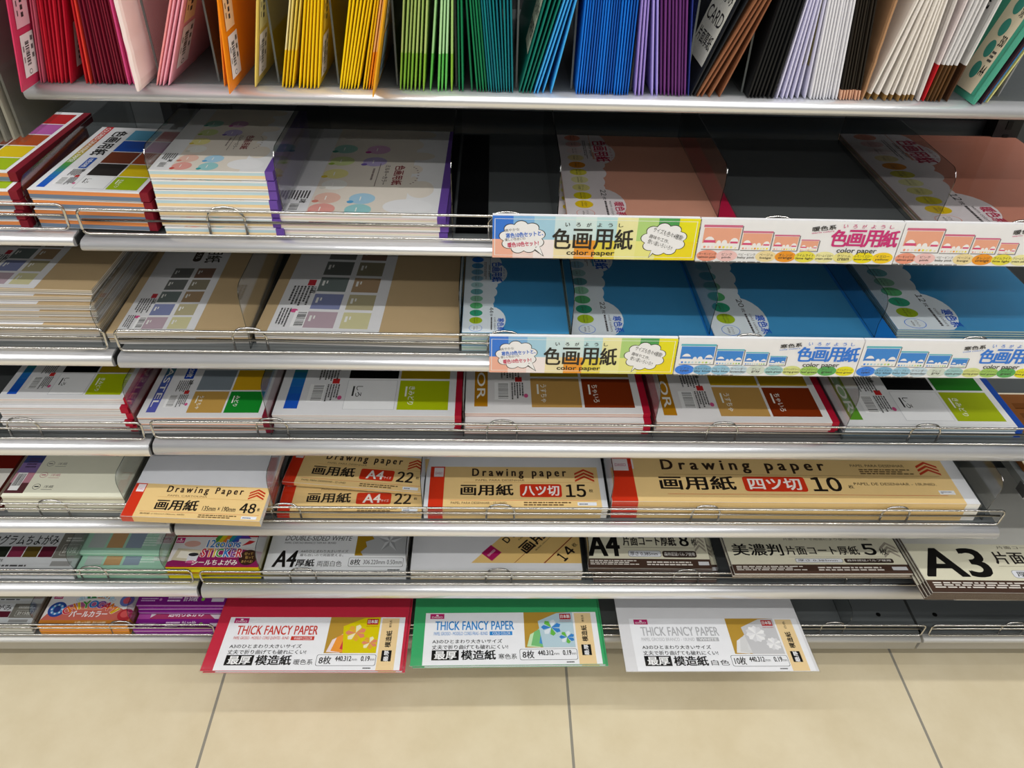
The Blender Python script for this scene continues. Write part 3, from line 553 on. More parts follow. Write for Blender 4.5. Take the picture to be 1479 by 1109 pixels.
def fence(n, x0, x1, dz, label, clips):
    y, z = SY[n]-.001, DK[n]+dz; t = thing('wire_fence', label, 'fence', (0, 0, 0), (0, 0, 0), 'wire fences along the shelf fronts'); r = .0016
    lo, mid, hi = z+.0035, z+.0185, z+.0325
    pts = []
    for (cx, cz, q) in ((x1-.006, lo+.006, -90), (x1-.006, hi-.006, 0), (x0+.006, hi-.006, 90), (x0+.006, lo+.006, 180)):
        for k in range(4):
            a = math.radians(q+30*k); pts.append((cx+.006*math.cos(a), y+(0), cz+.006*math.sin(a)))
    f = MB(); f.tube(pts, r, CHROME, 8, True); f.build('frame_wire', t)
    f = MB(); f.tube([(x0+.001, y+.0032, mid), (x1-.001, y+.0032, mid)], r, CHROME, 8); f.build('middle_wire', t)
    for cx in clips:
        f = MB(); p = [(cx-.020, y+.0035, lo)]
        p += [(cx-.020, y+.0035, mid+.004), (cx-.018, y+.0036, mid+.009)] + [(cx-.014*math.cos(math.radians(a)), y+.0042, mid+.0125+.0045*math.sin(math.radians(a))) for a in (20, 50, 90, 130, 160)] + [(cx+.018, y+.0036, mid+.009), (cx+.020, y+.0035, mid+.004), (cx+.020, y+.0035, lo)]
        f.tube(p, r*.95, CHROME, 7); f.build('wire_clip', t)
CL = (.160, .465, .762, 1.04)
for n in (2, 3, 4, 5, 6, 7):
    fence(n, .004, 1.197, 0, 'three bar chrome wire fence in front of %s' % {2: 'the milky and warm colour pads', 3: 'the beige pads and blue packs', 4: 'the colour grid pads and brown warm pads', 5: 'the tan drawing paper packs', 6: 'the coated card packs', 7: 'the thick fancy paper on the floor shelf'}[n], CL)
    fence(n, -1.19, -.009, LDZ[n], 'chrome wire fence of the neighbouring bay in front of %s' % {2: 'the rainbow striped pads', 3: 'the tall beige pads', 4: 'the red spined grid pads', 5: 'the cream washi pads', 6: 'the mint green packs', 7: 'the pearl origami pack'}[n], (-.16 if n > 5 else -.165,) if n != 2 else (-.30,))
fence(7, 1.209, 2.19, 0, 'chrome wire fence of the far bay along the empty floor shelf', (1.355,))
fence(5, 1.209, 2.19, RDZ[5], 'chrome wire fence of the far bay before the wooden frames', (1.30,))

def divider(n, x, label, y0=None, h=.083, foot=1, dz=0, depth=.30):
    z = DK[n]+dz; y = SY[n]+.010 if y0 is None else y0; t = .0011; b = MB(); y1 = y+depth
    prof = [(y, 0), (y+.002, .018)]
    prof += [(y-.004+.002, h-.022)] + [(y+.012-.014*math.cos(math.radians(a)), h-.014+.014*math.sin(math.radians(a))) for a in (0, 25, 50, 75, 90)]
    prof += [(y1, h), (y1, 0)]
    for s in (-1, 1):
        f = [(x+s*t/2, yy, z+zz) for yy, zz in prof]; b.face(f if s > 0 else f[::-1], PLATE)
    for k in range(len(prof)):
        a, c = prof[k], prof[(k+1) % len(prof)]
        b.face([(x-t/2, a[0], z+a[1]), (x-t/2, c[0], z+c[1]), (x+t/2, c[0], z+c[1]), (x+t/2, a[0], z+a[1])], clear('acrylic_edge', (.34, .37, .37, 1), .1, 2.2))
    tag(b.build('shelf_divider'), label, 'divider', 'clear shelf dividers')
for a in [
 (2, -.0500, 'clear plastic divider between the two rainbow pad stacks', None, .056, 1, .005), (2, .0878, 'clear plastic divider between rainbow pads and tall milky pad stack', None, .098),
 (2, .2205, 'clear plastic divider between the tall and low milky pad stacks', None, .098), (2, .4045, 'clear plastic divider beside the low milky stack and black strip', None, .09),
 (2, .5205, 'clear plastic divider between black strip and 22 sheet warm packs', None, .088), (2, .7105, 'clear plastic divider standing on the 22 sheet warm packs by their crimson spine', .055, .062, 1, .0108, .25),
 (2, .9480, 'clear plastic divider between empty shelf and wrapped 12 sheet warm pack', .02, .088),
 (3, -.0205, 'clear plastic divider between tall and low beige pad stacks', None, .06, 1, .002), (3, .1555, 'clear plastic divider between the two low beige stacks', None, .088),
 (3, .4110, 'clear plastic divider between large beige pad and 44 sheet cold packs', None, .088), (3, .5460, 'clear plastic divider between 44 and 22 sheet cold packs', None, .085),
 (3, .7240, 'clear plastic divider standing on the 22 sheet cold packs', .034, .062, 1, .0108, .24), (3, .9345, 'clear plastic divider standing on the 20 sheet cold packs', .032, .06, 1, .0108, .25),
 (4, -.0215, 'clear plastic divider between red spined grid pads and pastel pads', None, .088, 1, -.003), (4, .1545, 'clear plastic divider between pastel pads and white swatch grid pads', None, .088),
 (4, .4130, 'clear plastic divider between white swatch grid pads and brown warm pads', None, .085), (4, .6710, 'clear plastic divider between the two brown warm pad stacks', None, .085), (4, .9340, 'clear plastic divider between brown warm pads and cold colour pad', None, .085),
 (5, -.0660, 'clear plastic divider between cream washi pads and the 48 sheet box', None, .078, 1, .004), (5, .1405, 'clear plastic divider between 48 sheet box and A4 drawing paper', None, .085), (5, .3530, 'clear plastic divider between A4 and 15 sheet drawing paper', None, .085),
 (5, .6230, 'clear plastic divider between 15 sheet and widest drawing paper', None, .085), (5, 1.1800, 'clear plastic divider at the open end beside the widest drawing paper', None, .083),
 (6, -.1940, 'clear plastic divider between hologram paper and mint packs', None, .06, 1, .003), (6, -.0540, 'clear plastic divider between mint packs and yellow sticker packs', None, .06, 1, .003), (6, .0925, 'clear plastic divider between sticker pack and double-sided white card', None, .07),
 (6, .3220, 'clear plastic divider between white card and diagonal label pack', None, .07), (6, .6040, 'clear plastic divider between diagonal label pack and A4 coated card', None, .07), (6, .8130, 'clear plastic divider between A4 coated card and the five sheet card', None, .028),
 (7, -.3040, 'clear plastic divider between grey pack and pearl origami pack', None, .06), (7, -.1460, 'clear plastic divider between pearl and purple origami packs', None, .06), (7, 1.0700, 'clear plastic divider standing on the empty floor shelf', .012, .05)]:
    divider(*a)

# ---------------------------------------------------------------- shelf 2: colour pads
z2 = DK[2]
REDSP = ('#7e0f28', .009)
STR = [('#e6e4e2', .5), ('#e08c50', 4.2), ('#6f7f92', 4.5), ('#d8d4d0', .4)]
stack('a2', 'drawing_paper_pad', .128, .182, .0114, 5, des_color, 1, '#ececee', STR, -.183, .010, z2+.005, 'rainbow grid drawing pad', 'beside the wrapped grey packs', 0, .0012, {0: (-.006, .026, -2)}, ('#7e1828', .009))
stack('a2', 'drawing_paper_pad', .128, .182, .0114, 4, des_color, 1, '#ececee', STR, -.0455, .016, z2+.005, 'rainbow grid drawing pad', 'between two clear dividers', -2.5, .001, None, ('#7e1828', .009))
MILK = [('#f0efee', .8), ('#bcd6de', 3), ('#f0d4a4', 3.2), ('#ece8e4', 1.5)]
stack('m6', 'milky_colour_pad', .1285, .184, .0109, 7, des_milky, 1, '#eeeeef', MILK, .0895, .012, z2, 'white pad with pastel dots', 'beside the rainbow pads', 0, .0016, None, ('#6a4aa0', .0085))
stack('m5', 'milky_colour_pad', .184, .257, .0086, 3, des_milky, 1, '#eeeeef', [('#f0efee', 1), ('#f2dcd8', 2), ('#ece2cc', 2.5), ('#e8e8e6', 2)], .2135, .016, z2, 'larger white pad with pastel dots', 'beside the empty black strip', -.6, .002, {1: (.003, -.003, .3)}, ('#6a4aa0', .0095))
st = MB(); st.box(.407, .444, .026, .325, z2, z2+.0006, ink('#08080a', .35)); tag(st.build('rubber_strip'), 'black rubber strip lying on the empty dark shelf', 'strip')
PINKE = [('#f0d8cc', 2), ('#f0c8a8', 2), ('#f2e4b0', 1.5)]
for k, (dx, lab) in enumerate(((-.014, 'pink cloud covered 22 sheet paper pack, lower one showing at the side'), (0, 'pink cloud covered 22 sheet paper pack on top of the pair'))):
    pack('w22', 'colour_paper_pack', .198, .258, .0052, lambda P: des_cloud(P, True, '22'), 1, '#e6a68c', PINKE, (.5355+dx, .054-.003*k, z2+.0052*k), -.5, 0, lab, 'paper pack', 'warm colour paper packs', ('#c41446', .022), True)
pack('w12', 'colour_paper_pack', .262, .288, .0042, lambda P: des_cloud(P, True, '12'), 1, '#dd927a', PINKE, (.9545, .050, z2), 0, 0, 'pink cloud covered 12 sheet pack, lower one of the wrapped pair', 'paper pack', 'warm colour paper packs', None, True)
pack('w12', None, 0, 0, 0, None, 0, '', '', (.957, .052, z2+.0042), .4, 0, 'pink cloud covered 12 sheet pack in crinkled film, upper one', 'paper pack', 'warm colour paper packs')

# ---------------------------------------------------------------- shelf 3: beige pads, blue packs
z3 = DK[3]
BEI = [('#d8cfc0', 1.2), ('#a89c88', 1.2), ('#c9c0b0', 1.2), ('#8a857c', 1), ('#cfcac4', 2)]
stack('t5', 'natural_colour_pad', .170, .257, .0085, 8, des_tan, 1, '#c4aa82', BEI, -.1935, .016, z3+.002, 'beige pad with muted swatches', 'in the tall fanned pile', 0, .004, {0: (.0005, .014, -1.2), 1: (-.002, .008, .5), 2: (.001, .004, 0), 3: (.002, .002, .2)})
stack('t5', 'natural_colour_pad', .170, .257, .0085, 2, des_tan, 1, '#c4aa82', BEI, -.0165, .014, z3, 'beige pad with muted swatches', 'between two clear dividers', 1.6, .002)
stack('t4', 'natural_colour_pad', .250, .362, .0090, 2, des_tan, 1, '#c4aa82', BEI, .1595, .019, z3, 'large beige pad with muted swatches', 'beside the blue packs', -1.6, .002)
BLUE_E = [('#cfe2dc', 1.5), ('#b4d4c4', 1.5), ('#dfe6d8', 1.2), ('#a8c4c8', 1)]
BL = '#4597ca'
stack('c44', 'colour_paper_pack', .130, .185, .0095, 3, lambda P: des_cloud(P, False, '44'), 1, BL, BLUE_E, .4135, .008, z3, 'small blue cloud covered 44 sheet pack', 'beside the large beige pad', 0, .0012, None, None, True, None, 'paper pack')
stack('c22', 'colour_paper_pack', .181, .257, .0050, 2, lambda P: des_cloud(P, False, '22'), 1, BL, BLUE_E, .5490, .032, z3, 'blue cloud covered 22 sheet pack', 'behind the banner start', 0, .001, None, ('#1b78cc', .008), True, None, 'paper pack')
stack('c20', 'colour_paper_pack', .234, .297, .0050, 2, lambda P: des_cloud(sub(P, 0, 0, 1, .95), False, '20'), 1, BL, BLUE_E, .7310, .031, z3, 'blue cloud covered 20 sheet pack', 'behind the blue banner', .6, .001, None, ('#1b78cc', .032), True, None, 'paper pack')
stack('c12', 'colour_paper_pack', .228, .285, .0037, 4, lambda P: des_cloud(P, False, '12'), 1, BL, BLUE_E, .9700, .046, z3, 'large blue cloud covered 12 sheet pack', 'ending the blue row', 0, .0012, None, None, True, None, 'paper pack')

# ---------------------------------------------------------------- shelf 4: grid pads
z4 = DK[4]
WH = [('#e8e6e4', 1), ('#c9a294', .6), ('#dcd8d6', 2), ('#8f8a8a', .4), ('#dddad8', 2)]
WH2 = [('#e8e4e2', 1), ('#d0a898', 1.6), ('#e0d4cc', 1.8), ('#c89a88', .8)]
stack('g5', 'drawing_paper_pad', .172, .257, .0105, 5, des_color2, 1, '#e8e8ea', WH, -.1985, .022, z4-.003, 'red spined grid pad with lime swatch', 'in the pile beside pastel pads', 0, .002, {0: (.001, .006, .6), 1: (-.004, .001, 0), 2: (.0005, .001, .3), 3: (-.003, -.001, -.2)}, ('#b01530', .010))
stack('p5', 'pastel_paper_pad', .172, .257, .0100, 3, des_pastelpad, 1, '#e8e8ea', [('#e8e4e2', 1), ('#dca890', 1.4), ('#8f9aa0', 1), ('#dddad8', 2)], -.0175, .016, z4, 'pastel paper pad with gold and green swatches', 'beside red spined pads', .8, .0012, None, ('#7e1c30', .009))
stack('g4', 'drawing_paper_pad', .2525, .364, .0075, 4, des_color2, 1, '#e8e8ea', WH, .1575, .023, z4, 'large grid pad with white and lime swatches', 'between pastel and brown pads', .2, .0015, None, ('#b01530', .009))
stack('h4', 'warm_colour_pad', .2525, .364, .0077, 4, des_warm, 1, '#e6e4e4', WH2, .4150, .020, z4, 'warm colour pad with gold and brown swatches', 'beside the lime swatch pads', .3, .001, {0: (0, .010, 0), 1: (.0005, -.001, .2)}, ('#b01530', .010))
stack('h4', 'warm_colour_pad', .2525, .364, .0077, 3, des_warm, 1, '#e6e4e4', WH2, .6760, .024, z4, 'warm colour pad with gold and brown swatches', 'next to cold colour pad', .2, .0015, None, ('#b01530', .010))
stack('k4', 'cold_colour_pad', .2525, .364, .0095, 2, des_cold, 1, '#e8e9ea', [('#e8e9ea', 1.2), ('#7f98a4', 1.6), ('#b8c4c8', 1.4), ('#5d7482', 1.2)], .9360, .023, z4, 'cold colour pad with blue spine', 'at the end of the shelf', 0, .001, None, ('#1d4aa4', .010))

# ---------------------------------------------------------------- shelf 5: drawing paper
z5 = DK[5]
stack('wa', 'washi_paper_pad', .170, .185, .0110, 3, des_washi, 0, '#e3e2cd', [('#e8e6d4', 1), ('#c9c4ac', 1), ('#9a9484', .5), ('#dcd8c8', 1)], -.2375, .000, z5+.004, 'cream washi pad with plum and violet strip', 'beside 48 sheet box', 0, .0015)
stack('wr', 'washi_paper_pad', .150, .150, .0110, 3, lambda P: (P.rect(0, 0, 1, 1, '#6a1810', 1), P.rect(0, 0, 1, .35, '#d8d4cc', 2)), 0, '#6a1810', [('#5a1a14', 1), ('#c8b8a8', 1)], -.396, .002, z5+.004, 'dark red paper pad', 'beside the cream washi pads', 0, .0015)
def tan_front(P): P.rect(0, 0, 1, 1, '#e0bf80', 1); P.rect(0, 0, .085, 1, '#c8341c', 2)
def tan_front2(P): P = sub(P, 0, 0, .962, 1); P.rect(0, 0, 1, 1, '#e0bf80', 1); P.rect(0, 0, .073, 1, '#c8341c', 2)
TE = [('#f0eee8', 1)]
for k in range(3):
    pack('b48', 'drawing_paper_box', .190, .136, .0118, lambda P: des_drawing(P, .43, '', '48', 'PAPEL CARTOLINA', 'box'), 0, '#dfe1e6', TE, ((-.052, .0, z5+.004), (-.054, -.001, z5+.0158), (-.0525, -.044, z5+.0355))[k], (0, .5, -2.6)[k], (0, 0, math.radians(3.5))[k], ('48 sheet drawing paper box, lowest one behind the wire fence', '48 sheet drawing paper box, middle one under the jutting box', '48 sheet tan and white drawing paper box jutting over the wire fence')[k], 'paper box', '48 sheet drawing paper boxes', None, True, tan_front)
stack('a4d', 'drawing_paper_pack', .207, .297, .0064, 2, lambda P: des_drawing(P, .235, 'A4', '22', 'PAPEL PARA DESENHAR', ''), 0, '#e8e9ec', TE, .1445, -.006, z5, 'A4 22 sheet tan drawing paper pack', 'behind the wire fence', 0, .001, None, None, True, tan_front, 'paper pack')
pack('a4d', None, 0, 0, 0, None, 0, '', '', (.1455, .046, z5+.0132), -4.5, 0, 'A4 22 sheet tan drawing paper pack lying askew on top of the pile', 'paper pack', 'A4 drawing paper packs')
pack('a4d', None, 0, 0, 0, None, 0, '', '', (.1440, .042, z5+.0200), -5.6, 0, 'A4 22 sheet tan drawing paper pack, uppermost and most tilted', 'paper pack', 'A4 drawing paper packs')
stack('h8d', 'drawing_paper_pack', .2655, .380, .0086, 3, lambda P: des_drawing(sub(P, .022, 0, .968, 1), .215, '八ツ切', '15', 'PAPEL PARA DESENHAR', ''), 0, '#dfe1e6', TE, .3550, -.006, z5, '15 sheet tan drawing paper pack', 'beside the widest pack', .2, .001, None, None, True, lambda P: tan_front(sub(P, .022, 0, .968, 1)), 'paper pack')
stack('y4d', 'drawing_paper_pack', .5400, .380, .0115, 3, lambda P: des_drawing(sub(P, 0, 0, .962, 1), .235, '', '10', '', 'wide'), 0, '#e6e7ea', TE, .6260, -.001, z5, 'widest 10 sheet tan drawing paper pack', 'near the open end', -.1, .0016, None, None, True, tan_front2, 'paper pack')
# wooden frames on the far bay
for k, (x, y) in enumerate(((1.214, .052), (1.232, .062))):
    z = DK[5]+RDZ[5]-.078+.0785+.012*k; t = thing('wooden_frame', ('brown wooden frame with pale edge on the far shelf, lower one', 'brown wooden frame with pale edge on the far shelf, upper one')[k], 'frame', (x, y-.04, z), (0, 0, 0), 'wooden frames')
    b = MB()
    for (x0, x1, y0, y1) in ((0, .16, 0, .022), (0, .16, .118, .14), (0, .022, .022, .118), (.138, .16, .022, .118)): b.box(x0, x1, y0, y1, 0, .010, ink('#7a4a22'))
    b.build('wood_border', t); b = MB(); b.tube([(0, 0, .0105), (.16, 0, .0105), (.16, .14, .0105), (0, .14, .0105)], .0016, ink('#e0d4bc'), 6, True); b.build('pale_edging', t)

# ---------------------------------------------------------------- shelf 6: card
z6 = DK[6]
stack('ho', 'hologram_paper_pack', .165, .130, .0080, 2, lambda P: des_gram(sub(P, 0, 0, 1, .75)), 0, '#c9ccd0', [('#d8dadc', 1)], -.3620, .003, z6+.003, 'grey hologram origami pack', 'beside the mint packs', 0, .001, None, None, True, None, 'paper pack')
for k in range(3):
    pack('mi', 'glitter_paper_pack', .140, .085, .0085, lambda P: des_mint(sub(P, 0, 0, 1, .66)), 0, '#a6d2ba', [('#bfe2cc', 1), ('#8ac0a0', 1)], ((-.1925, .004, z6+.003), (-.1920, .006, z6+.0115), (-.1950, .034, z6+.0200))[k], (0, .3, -.5)[k], 0, ('mint green glitter paper pack at the bottom behind the wires', 'mint green glitter paper pack under the topmost one, front label showing', 'mint green glitter paper pack lying topmost, pushed back')[k], 'paper pack', 'mint glitter paper packs', None, True)
for k in range(2):
    pack('st', 'sticker_paper_pack', .1425, .150, .0145, lambda P: des_sticker(sub(P, 0, .005, 1, .60)), 0, '#b51420', [('#d8c814', 1), ('#3a3410', .25), ('#e2d218', 2)], (-.0510, .004, z6+.003+.0145*k), 0, 0, ('yellow edged sticker origami pack, lower one behind the wires', 'red and white sticker origami pack with yellow edge, upper one')[k], 'paper pack', 'sticker origami packs', None, False)

stack('dw', 'card_pack', .223, .306, .0085, 2, lambda P: des_double(P, .31), 0, '#e4e6e8', [('#eef0f2', 1), ('#c8cacc', .6)], .0955, .005, z6, 'double-sided white card pack with a paper star', 'beside the sticker packs', 0, .001, None, None, True, None, 'paper pack')
stack('dg', 'drawing_paper_pack', .2710, .380, .0080, 3, lambda P: des_diag(P), 0, '#e2e3e6', [('#f0eee8', 2), ('#e6c98c', 1)], .3265, .006, z6, 'white drawing paper pack with diagonal tan corner', 'beside A4 card', 0, .001, None, None, True, None, 'paper pack')
CE = [('#e8e4d8', 1), ('#5a463c', 1.6)]
for k in range(3):
    pack('ca4', 'card_pack', .197, .297, .0088, lambda P: des_coat(P, .265, 'A4', '片面コート厚紙', '8'), 0, '#d4d3cc', CE, (.607+(.009, .012, .0)[k], (.001, .003, .009)[k], z6+.0088*k), (0, .3, -.4)[k], 0, ('A4 one-sided coated card pack, lowest one behind the wires', 'A4 one-sided coated card pack in the middle of three', 'A4 one-sided coated card pack of eight, topmost')[k], 'paper pack', 'A4 coated card packs', None, True, lambda P: P.rect(0, 0, 1, 1, '#4b372d', 1))
CT = math.radians(-4.6)
for k in range(2):
    pack('cmi', 'card_pack', .280, .394, .0055, lambda P: des_coat(P, .20, '', '片面コート厚紙', '5'), 0, '#cfd0cc', CE, (.828+.002*k, -.017-.001*k, z6+.0362+.0057*k), .2, CT, ('five sheet coated card pack under its twin on the wire fence', 'five sheet coated card pack lying over the wire fence, upper one')[k], 'paper pack', 'five sheet coated card packs', None, True)
for k in range(4):
    pack('ca3', 'card_pack', .420, .297, .0050, lambda P: des_coat(P, .34, 'A3', '片面コート厚紙', '4'), 0, '#d2d1ca', CE, (1.112+(0, .002, .004, .005)[k], -.062+(.004, .003, .002, .001)[k], z6+.0385+.0056*k), -.45, math.radians(-5.2), ('A3 coated card pack jutting over the fence, lowest of four', 'A3 coated card pack jutting over the fence, second from below', 'A3 coated card pack jutting over the fence, third from below', 'A3 coated card pack in film jutting over the fence, topmost')[k], 'paper pack', 'A3 coated card packs', None, True, lambda P: P.rect(0, 0, 1, 1, '#4b372d', 1))

# ---------------------------------------------------------------- shelf 7: origami and thick fancy paper
z7 = DK[7]
stack('gr', 'hologram_paper_pack', .165, .150, .0080, 3, lambda P: (P.rect(0, 0, 1, 1, '#9a9a80', 1), des_gram(sub(P, 0, .0, 1, .36), '#c4c6c4'), P.rect(0, .36, 1, 1, '#a3a48c', 5)), 0, '#a3a48c', [('#dcdcd8', 1), ('#a0a098', .5)], -.4760, .003, z7, 'olive and grey hologram paper pack', 'on the floor shelf', 0, .001, None, None, True, None, 'paper pack')
stack('pe', 'origami_pack', .147, .150, .0130, 2, lambda P: des_pearl(sub(P, 0, 0, 1, .50)), 0, '#d8937c', [('#d88c2c', 1), ('#8a5420', .2), ('#e09a3c', 1)], -.2980, .002, z7, 'pearl colour origami pack with orange edge', 'beside the purple packs', 0, .0006, None, None, False, None, 'paper pack')
for k in range(5):
    pack('pu', 'origami_pack', .147, .150, .0085, lambda P: des_purple(sub(P, 0, 0, 1, .46)), 0, '#7c1c80', [('#8c2a90', 1), ('#e0c8de', .4), ('#6c1470', 1)], ((-.1425, .001, z7), (-.1430, .000, z7+.0085), (-.1425, .030, z7+.0170), (-.1410, .031, z7+.0255), (-.1425, .032, z7+.0340))[k], (0, .3, -.3, .4, 0)[k], 0, ('purple clear origami pack, lowest one behind the wires', 'purple clear origami pack with its whole front label showing', 'purple clear origami pack, lowest of the three pushed back', 'purple clear origami pack, middle of the three pushed back', 'purple clear origami pack, topmost and pushed back')[k], 'paper pack', 'purple origami packs', None, False)
FT = math.radians(-5.3)
PALW = ['#efdcdc','#ee9a3c','#efe0b4','#cf3a44','#d8c80c','#e08a6a','#efe6c0','#e2a840']
PALC = ['#c8e6b8','#7ac07a','#bfe0ee','#4a92cc','#b8d0da','#3a82c8','#dfe8ee','#6ab84a']
PALN = ['#e6e6e6','#d8d8d8','#efefef','#dedede','#c9c9cb','#f2f2f2','#dcdcde','#eaeaec']
def fancy(key, x, y, n, col, edges, tcol, sub_, badge, pal, count, jp, lab, W=.312, rz=0):
    for k in range(n):
        d = n-1-k
        pack(key, 'thick_paper_pack', W, .440, .0026, lambda P: des_fancy(P, W, .235, tcol, '', sub_, badge, pal, '', count, jp), 0, col, edges, (x+(.004 if d else 0), y-.0015*d, z7+.0470+.0028*k), rz, FT, lab[d], 'paper pack', lab[2], None, True)
fancy('fr', .004, -.096, 2, '#c62f45', [('#c62f45', 1), ('#e6e2d8', .5), ('#efc8bc', 1.2)], '#c83a2c', 'PAPEL GROSSO - MODELO: CORES QUENTES - 8UNID', 'WARM COLOR', PALW, '8', '暖色系', ('red thick fancy paper pack jutting out over the floor, upper one', 'red thick fancy paper pack jutting out over the floor, lower one', 'red thick fancy paper packs'))
labs = ('green thick fancy paper pack jutting out over the floor, topmost', 'green thick fancy paper pack jutting out over the floor, under the top one')
fancy('fg', .3275, -.088, 2, '#40aa6b', [('#40aa6b', 1), ('#e6ece4', .6), ('#d8e6da', 1.2)], '#2a86cc', 'PAPEL GROSSO - MODELO: CORES FRIAS - 8UNID', 'COLD COLOR', PALC, '8', '寒色系', labs+('green thick fancy paper packs',), .309, .6)
fancy('fw', .6680, -.096, 1, '#dedee0', [('#f0f0f0', 1)], '#b4b5b8', 'PAPEL GROSSO BRANCO - 10UNID', 'WHITE', PALN, '10', '白色', ('white thick fancy paper pack jutting out over the floor', '', 'white thick fancy paper packs'), .308, .1)

# ---------------------------------------------------------------- banners on the wire fences
def cloud(P, a, b, ra, rb, tail):
    for col, grow, l in (('#1c1c1c', 0.0, 2), ('#f4f4f6', -.0009, 3)):
        pts = []
        for k in range(90):
            t = 2*math.pi*k/90; dx, dy = math.cos(t)*ra*P.wide, math.sin(t)*rb*P.high
            r = .80+.20*abs(math.sin(4.5*t+.4))**.6; n = math.hypot(dx, dy); f = r+grow/n; pts.append((a+dx*f/P.wide, b+dy*f/P.high))
        P.poly(pts, col, l)
    P.poly([(a+ra*.5*tail, b-rb*.75), (a+ra*.95*tail, b-rb*1.15), (a+ra*.75*tail, b-rb*.55)], '#1c1c1c', 2); P.poly([(a+ra*.52*tail, b-rb*.66), (a+ra*.90*tail, b-rb*1.08), (a+ra*.73*tail, b-rb*.5)], '#f4f4f6', 4)
def des_banner(P):
    top = ['#2a78dc','#7fb6e6','#a6d2e8','#cfe6ea','#d8ecea','#bfe2e6','#f0ecae','#b4d880','#6ab45c','#3f9a4e']; bot = ['#f2b49e','#f4d8d2','#f6ecec','#f2e4b4','#f09c28','#ecd84c','#f0ec9c','#ecea8c','#f0e000','#f0dc00']
    for k in range(10):
        a0, a1 = .1*k, .1*k+.1
        P.rect(a0, .45, a1, 1, top[k] if k < 9 else '#ece400', 0); P.rect(a0, 0, a1, .45, bot[k], 0)
    P.rect(.80, .45, .90, 1, '#46a052', 1)
    for q in ((.01,.925,.99,.935),(.01,.06,.99,.07)): P.rect(*q, '#f2f4f2', 1)
    for q in ((.01,.06,.013,.935),(.985,.06,.988,.935)): P.rect(*q, '#f2f4f2', 1)
    cloud(P, .145, .50, .115, .40, 1); cloud(P, .835, .50, .115, .40, -.6)
    P.text('爽やかな', .06, .64, .13, .71, '#5a5a5a', 5, 0, .12); P.text('寒色10色セットと、', .065, .51, .245, .63, '#1c6ad0', 5, .03, .1); P.text('優しい色合いの', .06, .42, .16, .49, '#5a5a5a', 5, 0, .1); P.text('暖色10色セット!', .075, .28, .225, .40, '#c81a52', 5, .03, .1)
    P.text('サイズも色々4種類!', .775, .575, .93, .70, '#1c1c1c', 5, 0, -.3); P.text('趣味や工作、', .76, .47, .865, .56, '#1c1c1c', 5, 0, -.3); P.text('使い道いろいろ!!', .755, .32, .885, .43, '#1c1c1c', 5, 0, -.3)
    for k, ch in enumerate('いろがようし'): P.text(ch, .35+.0515*k, .775, .372+.0515*k, .865, '#1c1c1c', 5, .02)
    for k, ch in enumerate('色画用紙'): P.text(ch, .292+.101*k, .24, .380+.101*k, .72, '#161414', 5, .022)
    P.text('color paper', .365, .06, .60, .21, '#161414', 5, .025)
def mini(P, a, b, wd, warm):
    h = wd*P.wide/P.high*.68
    P.rect(a+.004, b-.02, a+wd+.006, b+h-.02, '#7a7a7c', 2); P.rect(a, b, a+wd, b+h, '#f4f2f2', 3); P.rect(a+wd*.02, b+h*.25, a+wd*.98, b+h*.88, '#eba88c' if warm else '#2f86d8', 4); P.rect(a, b+h*.90, a+wd, b+h, '#d0688a' if warm else '#5ab8c8', 4)
    for x, r in ((.2,.24),(.45,.1),(.6,.12),(.85,.2)): P.ell(a+wd*x, b+h*.26, wd*r*.6, h*r*1.1, '#f4f2f2', 5, 14)
    P.rect(a+wd*.05, b+h*.27, a+wd*.36, b+h*.38, '#d8487a' if warm else '#3a80d0', 6); P.rect(a+wd*.75, b+h*.25, a+wd*.95, b+h*.33, '#d8487a' if warm else '#3a80d0', 6)
    for k in range(9): P.ell(a+wd*(.1+.1*k), b+h*.09, wd*.035, h*.05, (WARMS if warm else COLDS)[k][0], 5, 8)
def des_range(P, warm):
    P.rect(0, 0, 1, 1, '#eeeef0', 0)
    mini(P, .015, .31, .19, warm)
    mini(P, .212, .30, .15, warm); mini(P, .372, .30, .125, warm); mini(P, .510, .30, .09, warm)
    tc = '#cc2478' if warm else '#1c78dc'
    P.text('暖色系' if warm else '寒色系', .55, .79, .665, .90, '#2a2a2c', 7, .03, .12); P.text('warm colors' if warm else 'cold colors', .55, .735, .66, .775, tc, 7, 0, .12)
    for k, ch in enumerate('いろがようし'): P.text(ch, .70+.046*k, .855, .722+.046*k, .94, tc, 7, .01)
    for k, ch in enumerate('色画用紙'): P.text(ch, .655+.085*k, .42, .735+.085*k, .81, tc, 7, .035)
    P.text('color paper', .70, .235, .90, .385, '#1c1c1c', 7, .015)
    for k, (c, jp, en) in enumerate(WARMS if warm else COLDS):
        a = .055+.0985*k
        if not (warm and k == 2): P.ell(a, .155, .053, .135, c, 4)
        n = min(.086, .017*len(jp)); P.text(jp, a-n/2, .165, a+n/2, .225, '#2a2624', 7, .0); n = min(.086, .0115*len(en)); P.text(en, a-n/2, .085, a+n/2, .145, '#2a2624', 7, .02)
    P.fine(.0, .005, .35, .03, 1, '#4a4a4a', 7)
